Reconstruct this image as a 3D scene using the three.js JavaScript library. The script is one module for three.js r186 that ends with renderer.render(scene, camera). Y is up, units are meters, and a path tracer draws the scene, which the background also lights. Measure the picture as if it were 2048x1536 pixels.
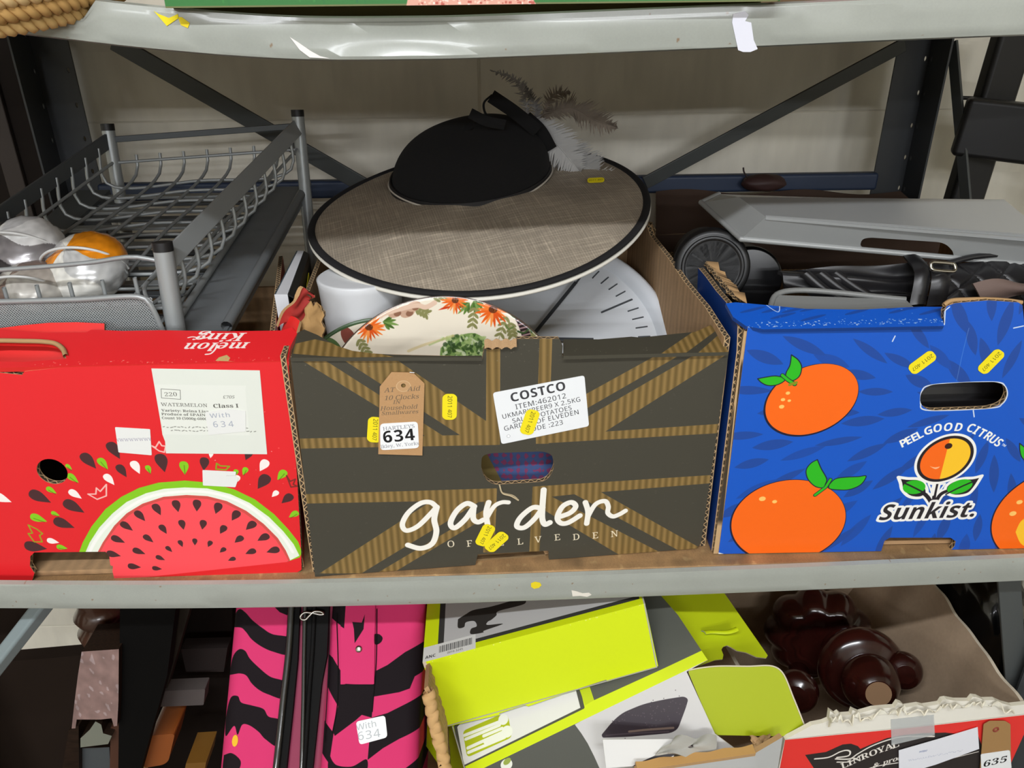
import * as THREE from 'three';
import { RoundedBoxGeometry } from 'three/addons/geometries/RoundedBoxGeometry.js';
import { mergeGeometries, mergeVertices, toCreasedNormals } from 'three/addons/utils/BufferGeometryUtils.js';
import { RectAreaLightUniformsLib } from 'three/addons/lights/RectAreaLightUniformsLib.js';
import { ImprovedNoise } from 'three/addons/math/ImprovedNoise.js';

// ---------------------------------------------------------------- camera, light, exposure
// y = 0 is the top of the middle shelf, z = 0 the front edge of the rack, metres
const scene = new THREE.Scene();
scene.background = new THREE.Color(0x000000);
const camera = new THREE.PerspectiveCamera(THREE.MathUtils.radToDeg(2 * Math.atan(768 / 1595)), 4 / 3, 0.05, 30);
camera.position.set(0, 0.552, 0.66);
camera.rotation.order = 'YXZ';
camera.rotation.set(THREE.MathUtils.degToRad(-26.3), THREE.MathUtils.degToRad(-2.0), THREE.MathUtils.degToRad(-0.6));
const renderer = new THREE.WebGLRenderer({ antialias: true });
renderer.toneMapping = THREE.LinearToneMapping;
renderer.toneMappingExposure = 0.94;
renderer.shadowMap.enabled = true;
RectAreaLightUniformsLib.init();
// ceiling fluorescent fittings: [x, y, z, length along x, luminance]
const LAMPS = [[-0.3, 1.62, 1.3, 1.5, 150], [-1.1, 1.62, 4.15, 1.5, 112], [1.1, 1.62, 4.15, 1.5, 112], [-1.1, 1.62, 5.5, 1.5, 180], [1.1, 1.62, 5.5, 1.5, 180]];
const LAMP_COLOUR = 0xf7faff;

// ---------------------------------------------------------------- helpers
const Vec = THREE.Vector3, NOISE = new ImprovedNoise();
let seed = 7;
const rnd = () => { seed = (seed * 1664525 + 1013904223) % 4294967296; return seed / 4294967296; };
const rr = (a, b) => a + (b - a) * rnd();
const used = {};
function numbered(n) { used[n] = (used[n] ?? -1) + 1; return used[n] ? n + '_' + String(used[n]).padStart(3, '0') : n; }
const mat = (color, roughness = 0.7, o = {}) => new THREE.MeshPhysicalMaterial({ color, roughness, ...o });
function mesh(name, geo, m, parent) {
  const o = new THREE.Mesh(geo, m);
  o.name = name; o.castShadow = o.receiveShadow = true;
  (parent ?? scene).add(o);
  return o;
}
function thing(name, label, category, group) {
  const o = new THREE.Group();
  o.name = numbered(name); o.userData = { label, category };
  if (group) o.userData.group = group;
  scene.add(o);
  return o;
}
// moves a finished thing's origin to the middle of its base
function settle(t) {
  t.updateMatrixWorld(true);
  const b = new THREE.Box3().setFromObject(t), p = new Vec((b.min.x + b.max.x) / 2, b.min.y, (b.min.z + b.max.z) / 2);
  t.position.copy(p);
  for (const c of t.children) c.position.sub(p);
  t.updateMatrixWorld(true);
  return t;
}
function structure(name, geo, m) { const o = mesh(name, geo, m); o.userData.kind = 'structure'; return o; }
const box = (x0, x1, y0, y1, z0, z1, r = 0) => {
  const g = r ? new RoundedBoxGeometry(x1 - x0, y1 - y0, z1 - z0, 3, r) : new THREE.BoxGeometry(x1 - x0, y1 - y0, z1 - z0);
  return g.translate((x0 + x1) / 2, (y0 + y1) / 2, (z0 + z1) / 2);
};
const V3 = (p) => new Vec(p[0], p[1], p[2]);
const lerp3 = (a, b, t) => [a[0] + (b[0] - a[0]) * t, a[1] + (b[1] - a[1]) * t, a[2] + (b[2] - a[2]) * t];
const tube = (pts, r, seg = 0, rad = 8, closed = false) =>
  new THREE.TubeGeometry(pts.length === 2 ? new THREE.LineCurve3(V3(pts[0]), V3(pts[1])) : new THREE.CatmullRomCurve3(pts.map(V3), closed, 'centripetal'), seg || (pts.length === 2 ? 1 : pts.length * 6), r, rad, closed);
function rod(a, b, r, rad = 10) {           // closed round bar
  const A = V3(a), B = V3(b), d = B.clone().sub(A), g = new THREE.CylinderGeometry(r, r, d.length(), rad);
  g.applyQuaternion(new THREE.Quaternion().setFromUnitVectors(new Vec(0, 1, 0), d.clone().normalize()));
  return g.translate((A.x + B.x) / 2, (A.y + B.y) / 2, (A.z + B.z) / 2);
}
function flatBar(a, b, up, w, t) {          // rectangular bar from a to b, w wide along up, t thick
  const A = V3(a), B = V3(b), d = B.clone().sub(A), X = d.clone().normalize(), Zv = new Vec().crossVectors(X, V3(up)).normalize(), Y = new Vec().crossVectors(Zv, X);
  const g = new RoundedBoxGeometry(d.length(), w, t, 2, Math.min(w, t) * 0.25);
  g.applyMatrix4(new THREE.Matrix4().makeBasis(X, Y, Zv).setPosition(A.add(B).multiplyScalar(0.5)));
  return g;
}
const frameMatrix = (f) => { const u = V3(f[1]), v = V3(f[2]); return new THREE.Matrix4().makeBasis(u, v, new Vec().crossVectors(u, v)).setPosition(V3(f[0])); };
const place = (o, f) => { frameMatrix(f).decompose(o.position, o.quaternion, o.scale); o.scale.set(1, 1, 1); return o; };
const inFrame = (f, u, v, w = 0) => { const p = new Vec(u / 1000, v / 1000, w / 1000).applyMatrix4(frameMatrix(f)); return [p.x, p.y, p.z]; };

// a shell of the surface fn(s, t), th thick behind it: groups 0 front, 1 back, 2 edges
function sheet(fn, ns, nt, th, uvScale = [1, 1]) {
  const P = [], N = [], e = 1e-3;
  for (let j = 0; j <= nt; j++) for (let i = 0; i <= ns; i++) {
    const s = i / ns, t = j / nt;
    P.push(V3(fn(s, t)));
    const s0 = Math.max(0, s - e), s1 = Math.min(1, s + e), t0 = Math.max(0, t - e), t1 = Math.min(1, t + e);
    N.push(new Vec().crossVectors(V3(fn(s1, t)).sub(V3(fn(s0, t))), V3(fn(s, t1)).sub(V3(fn(s, t0)))).normalize());
  }
  const pos = [], nor = [], uv = [], idx = [[], [], []], at = (i, j) => j * (ns + 1) + i;
  const put = (p, n, a, b) => { pos.push(p.x, p.y, p.z); nor.push(n.x, n.y, n.z); uv.push(a, b); return pos.length / 3 - 1; };
  for (const side of [0, 1]) {
    const first = pos.length / 3;
    for (let j = 0; j <= nt; j++) for (let i = 0; i <= ns; i++) {
      const k = at(i, j);
      put(side ? P[k].clone().addScaledVector(N[k], -th) : P[k], side ? N[k].clone().negate() : N[k], (i / ns) * uvScale[0], (j / nt) * uvScale[1]);
    }
    for (let j = 0; j < nt; j++) for (let i = 0; i < ns; i++) {
      const [a, b, c, d] = [at(i, j), at(i + 1, j), at(i + 1, j + 1), at(i, j + 1)].map((k) => k + first);
      idx[side].push(...(side ? [a, c, b, a, d, c] : [a, b, c, a, c, d]));
    }
  }
  const rim = [];
  for (let i = 0; i < ns; i++) rim.push([at(i, 0), at(i + 1, 0)], [at(i + 1, nt), at(i, nt)]);
  for (let j = 0; j < nt; j++) rim.push([at(ns, j), at(ns, j + 1)], [at(0, j + 1), at(0, j)]);
  for (const [a, b] of rim) {
    const n = new Vec().crossVectors(P[b].clone().sub(P[a]), N[a]).normalize(), L = P[a].distanceTo(P[b]);
    const q = [P[a], P[b], P[b].clone().addScaledVector(N[b], -th), P[a].clone().addScaledVector(N[a], -th)];
    const u0 = (P[a].x + P[a].y + P[a].z) / 0.008, k = [put(q[0], n, u0, 1), put(q[1], n, u0 + L / 0.008, 1), put(q[2], n, u0 + L / 0.008, 0), put(q[3], n, u0, 0)];
    idx[2].push(k[0], k[2], k[1], k[0], k[3], k[2]);
  }
  const g = new THREE.BufferGeometry();
  g.setAttribute('position', new THREE.Float32BufferAttribute(pos, 3));
  g.setAttribute('normal', new THREE.Float32BufferAttribute(nor, 3));
  g.setAttribute('uv', new THREE.Float32BufferAttribute(uv, 2));
  let at0 = 0;
  idx.forEach((a, m) => { g.addGroup(at0, a.length, m); at0 += a.length; });
  g.setIndex(idx.flat());
  return g;
}
// a flat cut-out in a plane frame: outline and holes in millimetres, t thick behind the plane; groups 0 front, 1 edge, 2 back
function cutout(outline, t, { holes = [], rect, off = 0 } = {}) {
  const xs = outline.map((p) => p[0]), ys = outline.map((p) => p[1]);
  const R = rect ?? [Math.min(...xs), Math.min(...ys), Math.max(...xs), Math.max(...ys)];
  const shape = new THREE.Shape(outline.map((p) => new THREE.Vector2(p[0] / 1000, p[1] / 1000)));
  for (const h of holes) shape.holes.push(new THREE.Path(h.map((p) => new THREE.Vector2(p[0] / 1000, p[1] / 1000))));
  const V2 = (a, b) => new THREE.Vector2(a, b);
  const uvOf = (x, y) => V2((x * 1000 - R[0]) / (R[2] - R[0]), (y * 1000 - R[1]) / (R[3] - R[1]));
  const gen = {
    generateTopUV: (g, v, a, b, c) => [a, b, c].map((k) => uvOf(v[3 * k], v[3 * k + 1])),
    generateSideWallUV: (g, v, a, b, c, d) => {
      const dx = v[3 * b] - v[3 * a], dy = v[3 * b + 1] - v[3 * a + 1], k = Math.abs(dx) > Math.abs(dy) ? 0 : 1;
      return [a, b, c, d].map((q) => V2(v[3 * q + k] / 0.008, v[3 * q + 2] / t));
    },
  };
  const g = new THREE.ExtrudeGeometry(shape, { depth: t, bevelEnabled: false, UVGenerator: gen, curveSegments: 8 });
  g.translate(0, 0, off - t);
  const lid = g.groups[0], nor = g.attributes.normal, order = [[], [], []];
  for (let i = 0; i < nor.count; i += 3) (i < lid.start + lid.count && i >= lid.start ? order[nor.getZ(i) > 0 ? 0 : 2] : order[1]).push(i, i + 1, i + 2);
  g.clearGroups();
  let at0 = 0;
  order.forEach((a, m) => { g.addGroup(at0, a.length, m); at0 += a.length; });
  g.setIndex(order.flat());
  return g;
}
const rounded = (pts, r, n = 4) => {       // rounds the corners of a polygon
  const out = [];
  pts.forEach((p, i) => {
    const a = pts[(i + pts.length - 1) % pts.length], b = pts[(i + 1) % pts.length];
    const la = Math.hypot(a[0] - p[0], a[1] - p[1]), lb = Math.hypot(b[0] - p[0], b[1] - p[1]), k = Math.min(r, la / 2, lb / 2);
    const A = [p[0] + ((a[0] - p[0]) / la) * k, p[1] + ((a[1] - p[1]) / la) * k], B = [p[0] + ((b[0] - p[0]) / lb) * k, p[1] + ((b[1] - p[1]) / lb) * k];
    for (let q = 0; q <= n; q++) { const t = q / n; out.push([(1 - t) ** 2 * A[0] + 2 * t * (1 - t) * p[0] + t * t * B[0], (1 - t) ** 2 * A[1] + 2 * t * (1 - t) * p[1] + t * t * B[1]]); }
  });
  return out;
};
const ellipse = (cx, cy, rx, ry, a = 0, n = 28) => Array.from({ length: n }, (_, i) => {
  const q = (i / n) * Math.PI * 2, x = rx * Math.cos(q), y = ry * Math.sin(q), c = Math.cos(a), s = Math.sin(a);
  return [cx + x * c - y * s, cy + x * s + y * c];
});
// roughens a torn edge: points between a and b with jitter j (millimetres)
const torn = (a, b, n, j) => Array.from({ length: n }, (_, i) => [a[0] + ((b[0] - a[0]) * i) / n, a[1] + ((b[1] - a[1]) * i) / n + (i ? rr(-j, j) : 0)]);

// ---------------------------------------------------------------- printed textures; drawing is in millimetres, v upwards
function print(rect, scale, draw, { srgb = true } = {}) {
  const c = document.createElement('canvas');
  c.width = Math.round((rect[2] - rect[0]) * scale); c.height = Math.round((rect[3] - rect[1]) * scale);
  const x = c.getContext('2d');
  x.scale(scale, -scale); x.translate(-rect[0], -rect[3]);
  x.lineCap = x.lineJoin = 'round';
  draw(x);
  const t = new THREE.CanvasTexture(c);
  if (srgb) t.colorSpace = THREE.SRGBColorSpace;
  t.anisotropy = 8;
  return t;
}
const fillAll = (x, r, col) => { x.fillStyle = col; x.fillRect(r[0], r[1], r[2] - r[0], r[3] - r[1]); };
const poly = (x, pts, col, stroke, lw) => {
  x.beginPath(); pts.forEach((p, i) => (i ? x.lineTo(p[0], p[1]) : x.moveTo(p[0], p[1]))); x.closePath();
  if (col) { x.fillStyle = col; x.fill(); }
  if (stroke) { x.strokeStyle = stroke; x.lineWidth = lw; x.stroke(); }
};
const smoothPath = (x, pts, closed) => {
  const c = new THREE.SplineCurve(pts.map((p) => new THREE.Vector2(p[0], p[1]))).getPoints(pts.length * 8);
  x.beginPath(); c.forEach((p, i) => (i ? x.lineTo(p.x, p.y) : x.moveTo(p.x, p.y)));
  if (closed) x.closePath();
};
const blob = (x, pts, col, stroke, lw) => {
  smoothPath(x, [...pts, pts[0]], true);
  if (col) { x.fillStyle = col; x.fill(); }
  if (stroke) { x.strokeStyle = stroke; x.lineWidth = lw; x.stroke(); }
};
const line = (x, pts, col, lw, smooth = true) => {
  x.strokeStyle = col; x.lineWidth = lw;
  if (smooth && pts.length > 2) smoothPath(x, pts); else { x.beginPath(); pts.forEach((p, i) => (i ? x.lineTo(p[0], p[1]) : x.moveTo(p[0], p[1]))); }
  x.stroke();
};
const oval = (x, cx, cy, rx, ry, a, col, stroke, lw) => {
  x.beginPath(); x.ellipse(cx, cy, rx, ry, a, 0, Math.PI * 2);
  if (col) { x.fillStyle = col; x.fill(); }
  if (stroke) { x.strokeStyle = stroke; x.lineWidth = lw; x.stroke(); }
};
function text(x, str, u, v, size, { a = 0, font = 'sans-serif', style = '', col = '#222', align = 'center', sx = 1, skew = 0, stroke, lw, gap = 0 } = {}) {
  x.save(); x.translate(u, v); x.rotate(a); x.transform(sx, 0, skew, 1, 0, 0); x.scale(size / 100, -size / 100);
  x.font = style + ' 100px ' + font; x.textAlign = align; x.textBaseline = 'middle';
  if (gap) x.letterSpacing = gap + 'px';
  if (stroke) { x.strokeStyle = stroke; x.lineWidth = (lw * 100) / size; x.strokeText(str, 0, 0); }
  if (col) { x.fillStyle = col; x.fillText(str, 0, 0); }
  x.restore();
}
const rgb = (r, g, b) => `rgb(${Math.round(r)},${Math.round(g)},${Math.round(b)})`;
const speckle = (x, r, n, cols, s0, s1, al = 1) => {
  x.globalAlpha = al;
  for (let i = 0; i < n; i++) { x.fillStyle = cols[Math.floor(rnd() * cols.length)]; const s = rr(s0, s1); x.fillRect(rr(r[0], r[2]), rr(r[1], r[3]), s * rr(0.6, 2), s); }
  x.globalAlpha = 1;
};
// a tiling texture made point by point: fn(u, v) gives an sRGB triple, 0..255
function grain(n, m, fn, srgb = true) {
  const d = new Uint8Array(n * m * 4);
  for (let j = 0; j < m; j++) for (let i = 0; i < n; i++) { const c = fn(i / n, j / m), k = (j * n + i) * 4; for (let q = 0; q < 3; q++) d[k + q] = Math.max(0, Math.min(255, c[q])); d[k + 3] = 255; }
  const t = new THREE.DataTexture(d, n, m);
  t.wrapS = t.wrapT = THREE.RepeatWrapping; t.magFilter = THREE.LinearFilter; t.minFilter = THREE.LinearMipmapLinearFilter; t.generateMipmaps = true;
  if (srgb) t.colorSpace = THREE.SRGBColorSpace;
  t.needsUpdate = true;
  return t;
}
const fbm = (x, y, z = 0) => NOISE.noise(x, y, z) + 0.5 * NOISE.noise(2 * x + 5, 2 * y, z) + 0.25 * NOISE.noise(4 * x, 4 * y + 9, z);
const worldUV = (g, s = 1) => {            // box-mapped uv in metres / s
  const p = g.attributes.position, n = g.attributes.normal, uv = [];
  for (let i = 0; i < p.count; i++) {
    const ax = Math.abs(n.getX(i)), ay = Math.abs(n.getY(i)), az = Math.abs(n.getZ(i));
    uv.push(...(ay > ax && ay > az ? [p.getX(i) / s, p.getZ(i) / s] : ax > az ? [p.getZ(i) / s, p.getY(i) / s] : [p.getX(i) / s, p.getY(i) / s]));
  }
  g.setAttribute('uv', new THREE.Float32BufferAttribute(uv, 2));
  return g;
};

// ---------------------------------------------------------------- shared materials
const fluteTex = grain(64, 32, (u, v) => {
  const w = 0.5 + 0.3 * Math.sin(u * Math.PI * 2), d = Math.abs(v - w), k = v < 0.13 || v > 0.87 || d < 0.13 ? 1 : 0.32;
  return [190 * k, 158 * k, 116 * k];
});
const kraftTex = grain(256, 256, (u, v) => { const k = 1 + 0.07 * fbm(u * 40, v * 6, 3) + 0.05 * (rnd() - 0.5) + 0.04 * Math.sin(u * Math.PI * 64); return [172 * k, 138 * k, 100 * k]; });
const FLUTE = mat(0xffffff, 0.9, { map: fluteTex }), KRAFT = mat(0xffffff, 0.88, { map: kraftTex }), KRAFT_PLAIN = mat(0xb08c60, 0.9);
const paper = (col) => mat(col, 0.75);
const steelTex = grain(512, 512, (u, v) => {
  const n = fbm(u * 9, v * 9, 1), s = NOISE.noise(u * 110, v * 110, 4), k = 1 + 0.03 * n + 0.02 * (rnd() - 0.5);
  return s > 0.7 ? [134, 112, 90] : [158 * k, 161 * k, 153 * k];
});
const STEEL = mat(0xffffff, 0.42, { map: steelTex }), DARK_STEEL = mat(0x4a4d4c, 0.5), POST_STEEL = mat(0x34373a, 0.5), LIP = mat(0xffffff, 0.3, { map: steelTex, clearcoat: 0.4, clearcoatRoughness: 0.12 }), BLACK = mat(0x0c0b0c, 0.5);

// ---------------------------------------------------------------- the room
const plaster = grain(512, 512, (u, v) => { const k = 1 + 0.05 * fbm(u * 5, v * 5, 8) + 0.03 * fbm(u * 40, v * 9, 2); return [230 * k, 225 * k, 210 * k]; });
const PLASTER = mat(0xffffff, 0.9, { map: plaster });
const CONCRETE = mat(0xffffff, 0.9, { map: grain(256, 256, (u, v) => { const k = 1 + 0.12 * fbm(u * 8, v * 8, 5); return [112 * k, 108 * k, 100 * k]; }) });
structure('floor', worldUV(box(-2.6, 2.6, -1.05, -0.95, -0.9, 7.2), 1), CONCRETE);
structure('ceiling', worldUV(box(-2.6, 2.6, 1.8, 1.9, -0.9, 7.2), 1), PLASTER);
const wallBack = structure('wall_back', worldUV(box(-2.6, 2.6, -0.95, 1.8, -0.86, -0.76), 1), PLASTER);
structure('wall_left', worldUV(box(-2.6, -2.5, -0.95, 1.8, -0.76, 7.1), 1), PLASTER);
structure('wall_right', worldUV(box(2.5, 2.6, -0.95, 1.8, -0.76, 7.1), 1), PLASTER);
structure('wall_front', worldUV(box(-2.5, 2.5, -0.95, 1.8, 7.1, 7.2), 1), PLASTER);
// broad painted boards fixed to the back wall
{
  const blockGeo = [0, 1, 2].map(() => { const g = new RoundedBoxGeometry(2.48, 0.2168, 0.012, 2, 0.002); return worldUV(g, 1); });
  for (let j = 0; j < 8; j++) for (let i = 0; i < 2; i++) {
    const b = mesh('wall_board', blockGeo[(i + j) % 3], PLASTER, wallBack);
    b.position.set(-1.242 + i * 2.484, -0.84 + j * 0.218, -0.7635 + rr(-0.0006, 0.0006));
  }
}
// fluorescent fittings on the ceiling, out in front of the rack
for (const [i, [x, y, z, L, I]] of LAMPS.entries()) {
  const t = thing('fluorescent_light', ['fluorescent tube fitting on the ceiling nearest the rack', 'left fluorescent tube fitting of the middle ceiling row', 'right fluorescent tube fitting of the middle ceiling row', 'left fluorescent tube fitting of the farthest ceiling row', 'right fluorescent tube fitting of the farthest ceiling row'][i], 'lamp');
  mesh('housing', box(x - L / 2, x + L / 2, y + 0.05, 1.8, z - 0.07, z + 0.07, 0.01), mat(0xe8e8e2, 0.5), t);
  const glow = mat(0xffffff, 0.5, { emissive: LAMP_COLOUR, emissiveIntensity: 6 });
  mesh('tube', rod([x - L / 2 + 0.03, y + 0.025, z], [x + L / 2 - 0.03, y + 0.025, z], 0.014, 14), glow, t);
  settle(t);
  const l = new THREE.RectAreaLight(LAMP_COLOUR, I, L - 0.06, 0.05);
  l.position.set(x, y, z); l.lookAt(x, y - 1, z - (z > 2 ? 0.9 : 0.35));
  l.name = 'tube_light'; scene.add(l);
}

// ---------------------------------------------------------------- the rack
const rack = thing('shelving_rack', 'grey painted steel shelving rack with worn chipboard shelves against the wall', 'shelf');
const sag = (x) => (x < 0 ? 0.055 * x * x : 0.013 * x * x);                                    // the middle lip has bent with the load
const upperLow = new THREE.SplineCurve([[-0.76, 0.572], [-0.55, 0.549], [-0.354, 0.527], [-0.247, 0.514], [-0.145, 0.5055], [-0.05, 0.504], [0.026, 0.505], [0.21, 0.51], [0.425, 0.516], [0.76, 0.522]].map((p) => new THREE.Vector2(...p)));
const upperCurve = upperLow.getPoints(200);
const upperY = (x) => { let k = upperCurve.findIndex((p) => p.x >= x); if (k < 1) k = k < 0 ? upperCurve.length - 1 : 1; const a = upperCurve[k - 1], b = upperCurve[k]; return a.y + ((b.y - a.y) * (x - a.x)) / (b.x - a.x); };
const dent = (x) => 0.0045 * Math.exp(-(((x + 0.055) / 0.055) ** 2));
function lip(low, high, dentFn) {           // folded steel edge: closed profile swept along x
  const n = 120, pos = [], uv = [], idx = [];
  for (let i = 0; i <= n; i++) {
    const x = -0.7 + (1.4 * i) / n, lo = low(x), hi = high(x), d = dentFn ? dentFn(x) : 0, h = hi - lo;
    const prof = [[lo + 0.0008, -0.0062], [lo, -0.0058], [lo, -0.0035], [lo + 0.0012, -0.001], [lo + 0.0035, 0], [lo + h * 0.3, -d * 0.6], [lo + h * 0.6, -d], [lo + h * 0.85, -d * 0.5], [hi - 0.0035, 0], [hi - 0.0012, -0.001], [hi, -0.0035], [hi, -0.0062]];
    prof.forEach(([y, z], k) => { pos.push(x, y, z); uv.push(x * 2, (k < 4 ? y - 0.02 : y) * 2); });
  }
  const m = 12;
  for (let i = 0; i < n; i++) for (let k = 0; k < m; k++) { const a = i * m + k, b = i * m + ((k + 1) % m); idx.push(a, a + m, b, b, a + m, b + m); }
  const g = new THREE.BufferGeometry();
  g.setAttribute('position', new THREE.Float32BufferAttribute(pos, 3)); g.setAttribute('uv', new THREE.Float32BufferAttribute(uv, 2)); g.setIndex(idx);
  g.computeVertexNormals();
  return toCreasedNormals(g, 0.6);
}
const boardTex = grain(1024, 512, (u, v) => {
  const a = fbm(u * 14, v * 10, 2), b = NOISE.noise(u * 90, v * 60, 7), c = fbm(u * 5, v * 40, 4), k = 1 + 0.2 * a + 0.1 * c + 0.1 * (rnd() - 0.5);
  const d = Math.max(0, Math.min(1, (a - 0.2) * 1.6)) * 0.4, l = Math.max(0, Math.min(1, (b - 0.35) * 5)) * 0.35;
  return [158, 124, 84].map((c, i) => c * k * (1 - d) + ([215, 185, 130][i] - c) * l);
});
const BOARD = mat(0xffffff, 0.7, { map: boardTex });
for (const [y, kind] of [[0.534, 'upper'], [0, 'middle'], [-0.55, 'lower']]) {
  const s = mesh('shelf_board', worldUV(box(-0.7, 0.7, y - (kind === 'upper' ? 0.006 : 0.018), y, -0.756, -0.0068, 0.002), 0.8), BOARD, rack);
  if (kind === 'upper') mesh('shelf_lip', lip(upperY, (x) => (x < -0.29 ? Math.max(0.537, upperY(x) + 0.004) : upperY(x) + 0.0312), dent), LIP, s);
  else mesh('shelf_lip', lip((x) => y - 0.035 + (kind === 'middle' ? sag(x) : 0), (x) => y - 0.001 + (kind === 'middle' ? sag(x) : 0)), LIP, s);
}
// angle uprights, perforated with keyholes
function upright(x, z, sx, sz, y0, y1) {
  const hole = (y) => ellipse(19, y * 1000, 2.2, 4, 0, 10), hs = [];
  for (let y = y0 + 0.05; y < y1 - 0.03; y += 0.05) hs.push(hole(y));
  const outline = [[-28, y0 * 1000], [28, y0 * 1000], [28, y1 * 1000], [-28, y1 * 1000]];
  const a = cutout(outline, 0.003, { holes: hs }), b = cutout(outline, 0.003, { holes: hs });
  a.translate(x, 0, z); b.rotateY(Math.PI / 2).translate(x + sx * 0.0265, 0, z + sz * 0.028);
  const g = mergeGeometries([a, b]); g.clearGroups();
  return mesh('upright', g, POST_STEEL, rack);
}
upright(-0.636, -0.65, -1, 1, -0.95, 1.1); upright(0.676, -0.65, 1, 1, -0.95, 1.1);
upright(-0.675, -0.03, -1, -1, -0.95, 1.1); upright(0.672, -0.03, 1, -1, -0.95, 1.1);
mesh('back_rail', flatBar([-0.61, 0.268, -0.645], [0.65, 0.264, -0.645], [0, 1, 0], 0.028, 0.02), mat(0x2b3850, 0.5), rack);
const braceBar = (a, b, w = 0.027) => mesh('brace', flatBar(a, b, [0, 1, 0.2], w, 0.004), DARK_STEEL, rack);
braceBar([-0.5343, 0.4904, -0.63], [-0.179, 0.2685, -0.63]);
braceBar([0.6476, 0.4726, -0.63], [0.2635, 0.2701, -0.63], 0.022);
// side braces run from the rear uprights forward and down
braceBar([0.715, 0.475, -0.62], [0.745, 0.2182, -0.5159], 0.02);
mesh('brace', flatBar([-0.5025, -0.061, -0.06], [-0.5981, -0.1668, -0.02], [0, 0.8, 0.6], 0.02, 0.016), mat(0x7f8b8d, 0.45), rack);
mesh('brace', flatBar([0.715, 0.03, -0.62], [0.715, -0.5, -0.1], [0, 1, 0], 0.02, 0.004), DARK_STEEL, rack);
mesh('brace', flatBar([0.5864, -0.03, -0.045], [0.6993, -0.3762, -0.045], [1, 0, 0], 0.026, 0.004), DARK_STEEL, rack);
// stickers and torn scraps left on the lips
const scrap = (name, f, pts, col, label) => { const o = place(mesh(name, cutout(pts, 0.0004, { off: 0.4 / 1000 * 1.5 }), [paper(col), paper(col), paper(col)], rack), f); if (label) o.userData.label = label; return o; };
const LIPF = [[0, 0, 0], [1, 0, 0], [0, 1, 0]];
scrap('sticker', LIPF, [[-238.6, 540.5], [-235.4, 538.4], [-228.6, 535.7], [-221.5, 538.3], [-221.3, 535.6], [-231.1, 530.3]], 0xe8d414, 'torn yellow sticker on the upper lip');
scrap('sticker', LIPF, [[-221.9, 536.3], [-219, 536.2], [-213.9, 532.1], [-216, 528.7], [-220.7, 530.8]], 0xe0c818, 'small torn yellow scrap on the upper lip');
scrap('paper_tape', LIPF, [[193.7, 528.1], [193.8, 534], [202.8, 535.9], [205.8, 533.2], [203.6, 529], [208.4, 527.9], [211.9, 515.6], [215.8, 509.2], [210.2, 507.1], [204.7, 507.2], [200.6, 508.6]], 0xdcdce6, 'torn white paper tape on the upper lip');
scrap('paper_scrap', LIPF, [[-141.4, 521.7], [-135.9, 518.2], [-126.9, 511.8], [-120.5, 508.2], [-113.2, 506.4], [-128.2, 507.3], [-135.1, 512.6]], 0xe9e4e0, 'torn white label remnant on the upper lip');
scrap('sticker', LIPF, [[40.9, -9.1], [45.1, -7.2], [50.4, -8.8], [52, -12.2], [49.4, -15.5], [44.1, -16.6], [40.9, -13.8]], 0xe6cf1a, 'small yellow sticker on the middle lip');
scrap('paper_scrap', LIPF, [[84, -20.4], [88.9, -21.9], [95.9, -25], [102.8, -24.6], [105.6, -27.5], [100.9, -30], [93.3, -28.3], [85.3, -28.6]], 0xe2dcd0, 'small white scrap on the middle lip');
settle(rack);

// ---------------------------------------------------------------- yellow lot stickers, shared print
const LOT_RECT = [-14, -7, 14, 7];
const lotTex = print(LOT_RECT, 14, (x) => {
  fillAll(x, LOT_RECT, '#f2df14');
  text(x, '2011', -5.6, 0.2, 6, { col: '#4a4210' }); text(x, '407', 7.2, 0.2, 5.6, { col: '#4a4210' });
});
const LOT = [mat(0xffffff, 0.55, { map: lotTex }), paper(0xe6d312), paper(0xe6d312)];
const lotGeo = cutout(rounded([[-14, -3.8], [-11, -7], [11, -7], [14, -3.8], [14, 3.8], [11, 7], [-11, 7], [-14, 3.8]], 1.6, 2), 0.0003, { rect: LOT_RECT });
function lotSticker(f, u, v, angle, parent, off = 0.6, sc = 1) {
  const o = mesh('lot_sticker', lotGeo, LOT, parent);
  const m = frameMatrix(f).multiply(new THREE.Matrix4().makeTranslation(u / 1000, v / 1000, off / 1000)).multiply(new THREE.Matrix4().makeRotationZ(angle));
  m.decompose(o.position, o.quaternion, o.scale); o.scale.set(sc, sc, 1);
  return o;
}
const onFrame = (name, f, outline, t, mats, parent, o = {}) => place(mesh(name, cutout(outline, t, o), mats, parent), f);
const boxSide = (f, outline, name, parent, mats) => onFrame(name, f, outline, 0.005, mats, parent);
const FG = [[-0.1871, 0, -0.0095], [0.9981, 0, -0.0623], [0, 1, 0]], FGF = [[-0.1773, 0.2549, -0.0102], [0.9974, -0.0363, -0.0623], [-0.0539, 0.1984, -0.9786]], FGS = [[0.2356, 0, -0.0359], [-0.0623, 0, -0.9981], [0, 1, 0]], FRD = [[-0.7, 0, -0.019], [1, 0, 0], [0, 1, 0]], FRF = [[-0.7, 0.2465, -0.019], [1, 0, 0], [0, 0.2425, -0.9701]], FB = [[0.2478, 0, -0.0245], [0.9998, 0, 0.0204], [0, 1, 0]], FBF = [[0.2453, 0.267, -0.0245], [0.9998, 0.0084, 0.0204], [0.0165, 0.3305, -0.9436]], FBS = [[0.2468, 0, -0.0245], [0.0204, 0, -0.9998], [0, 1, 0]];

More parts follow.
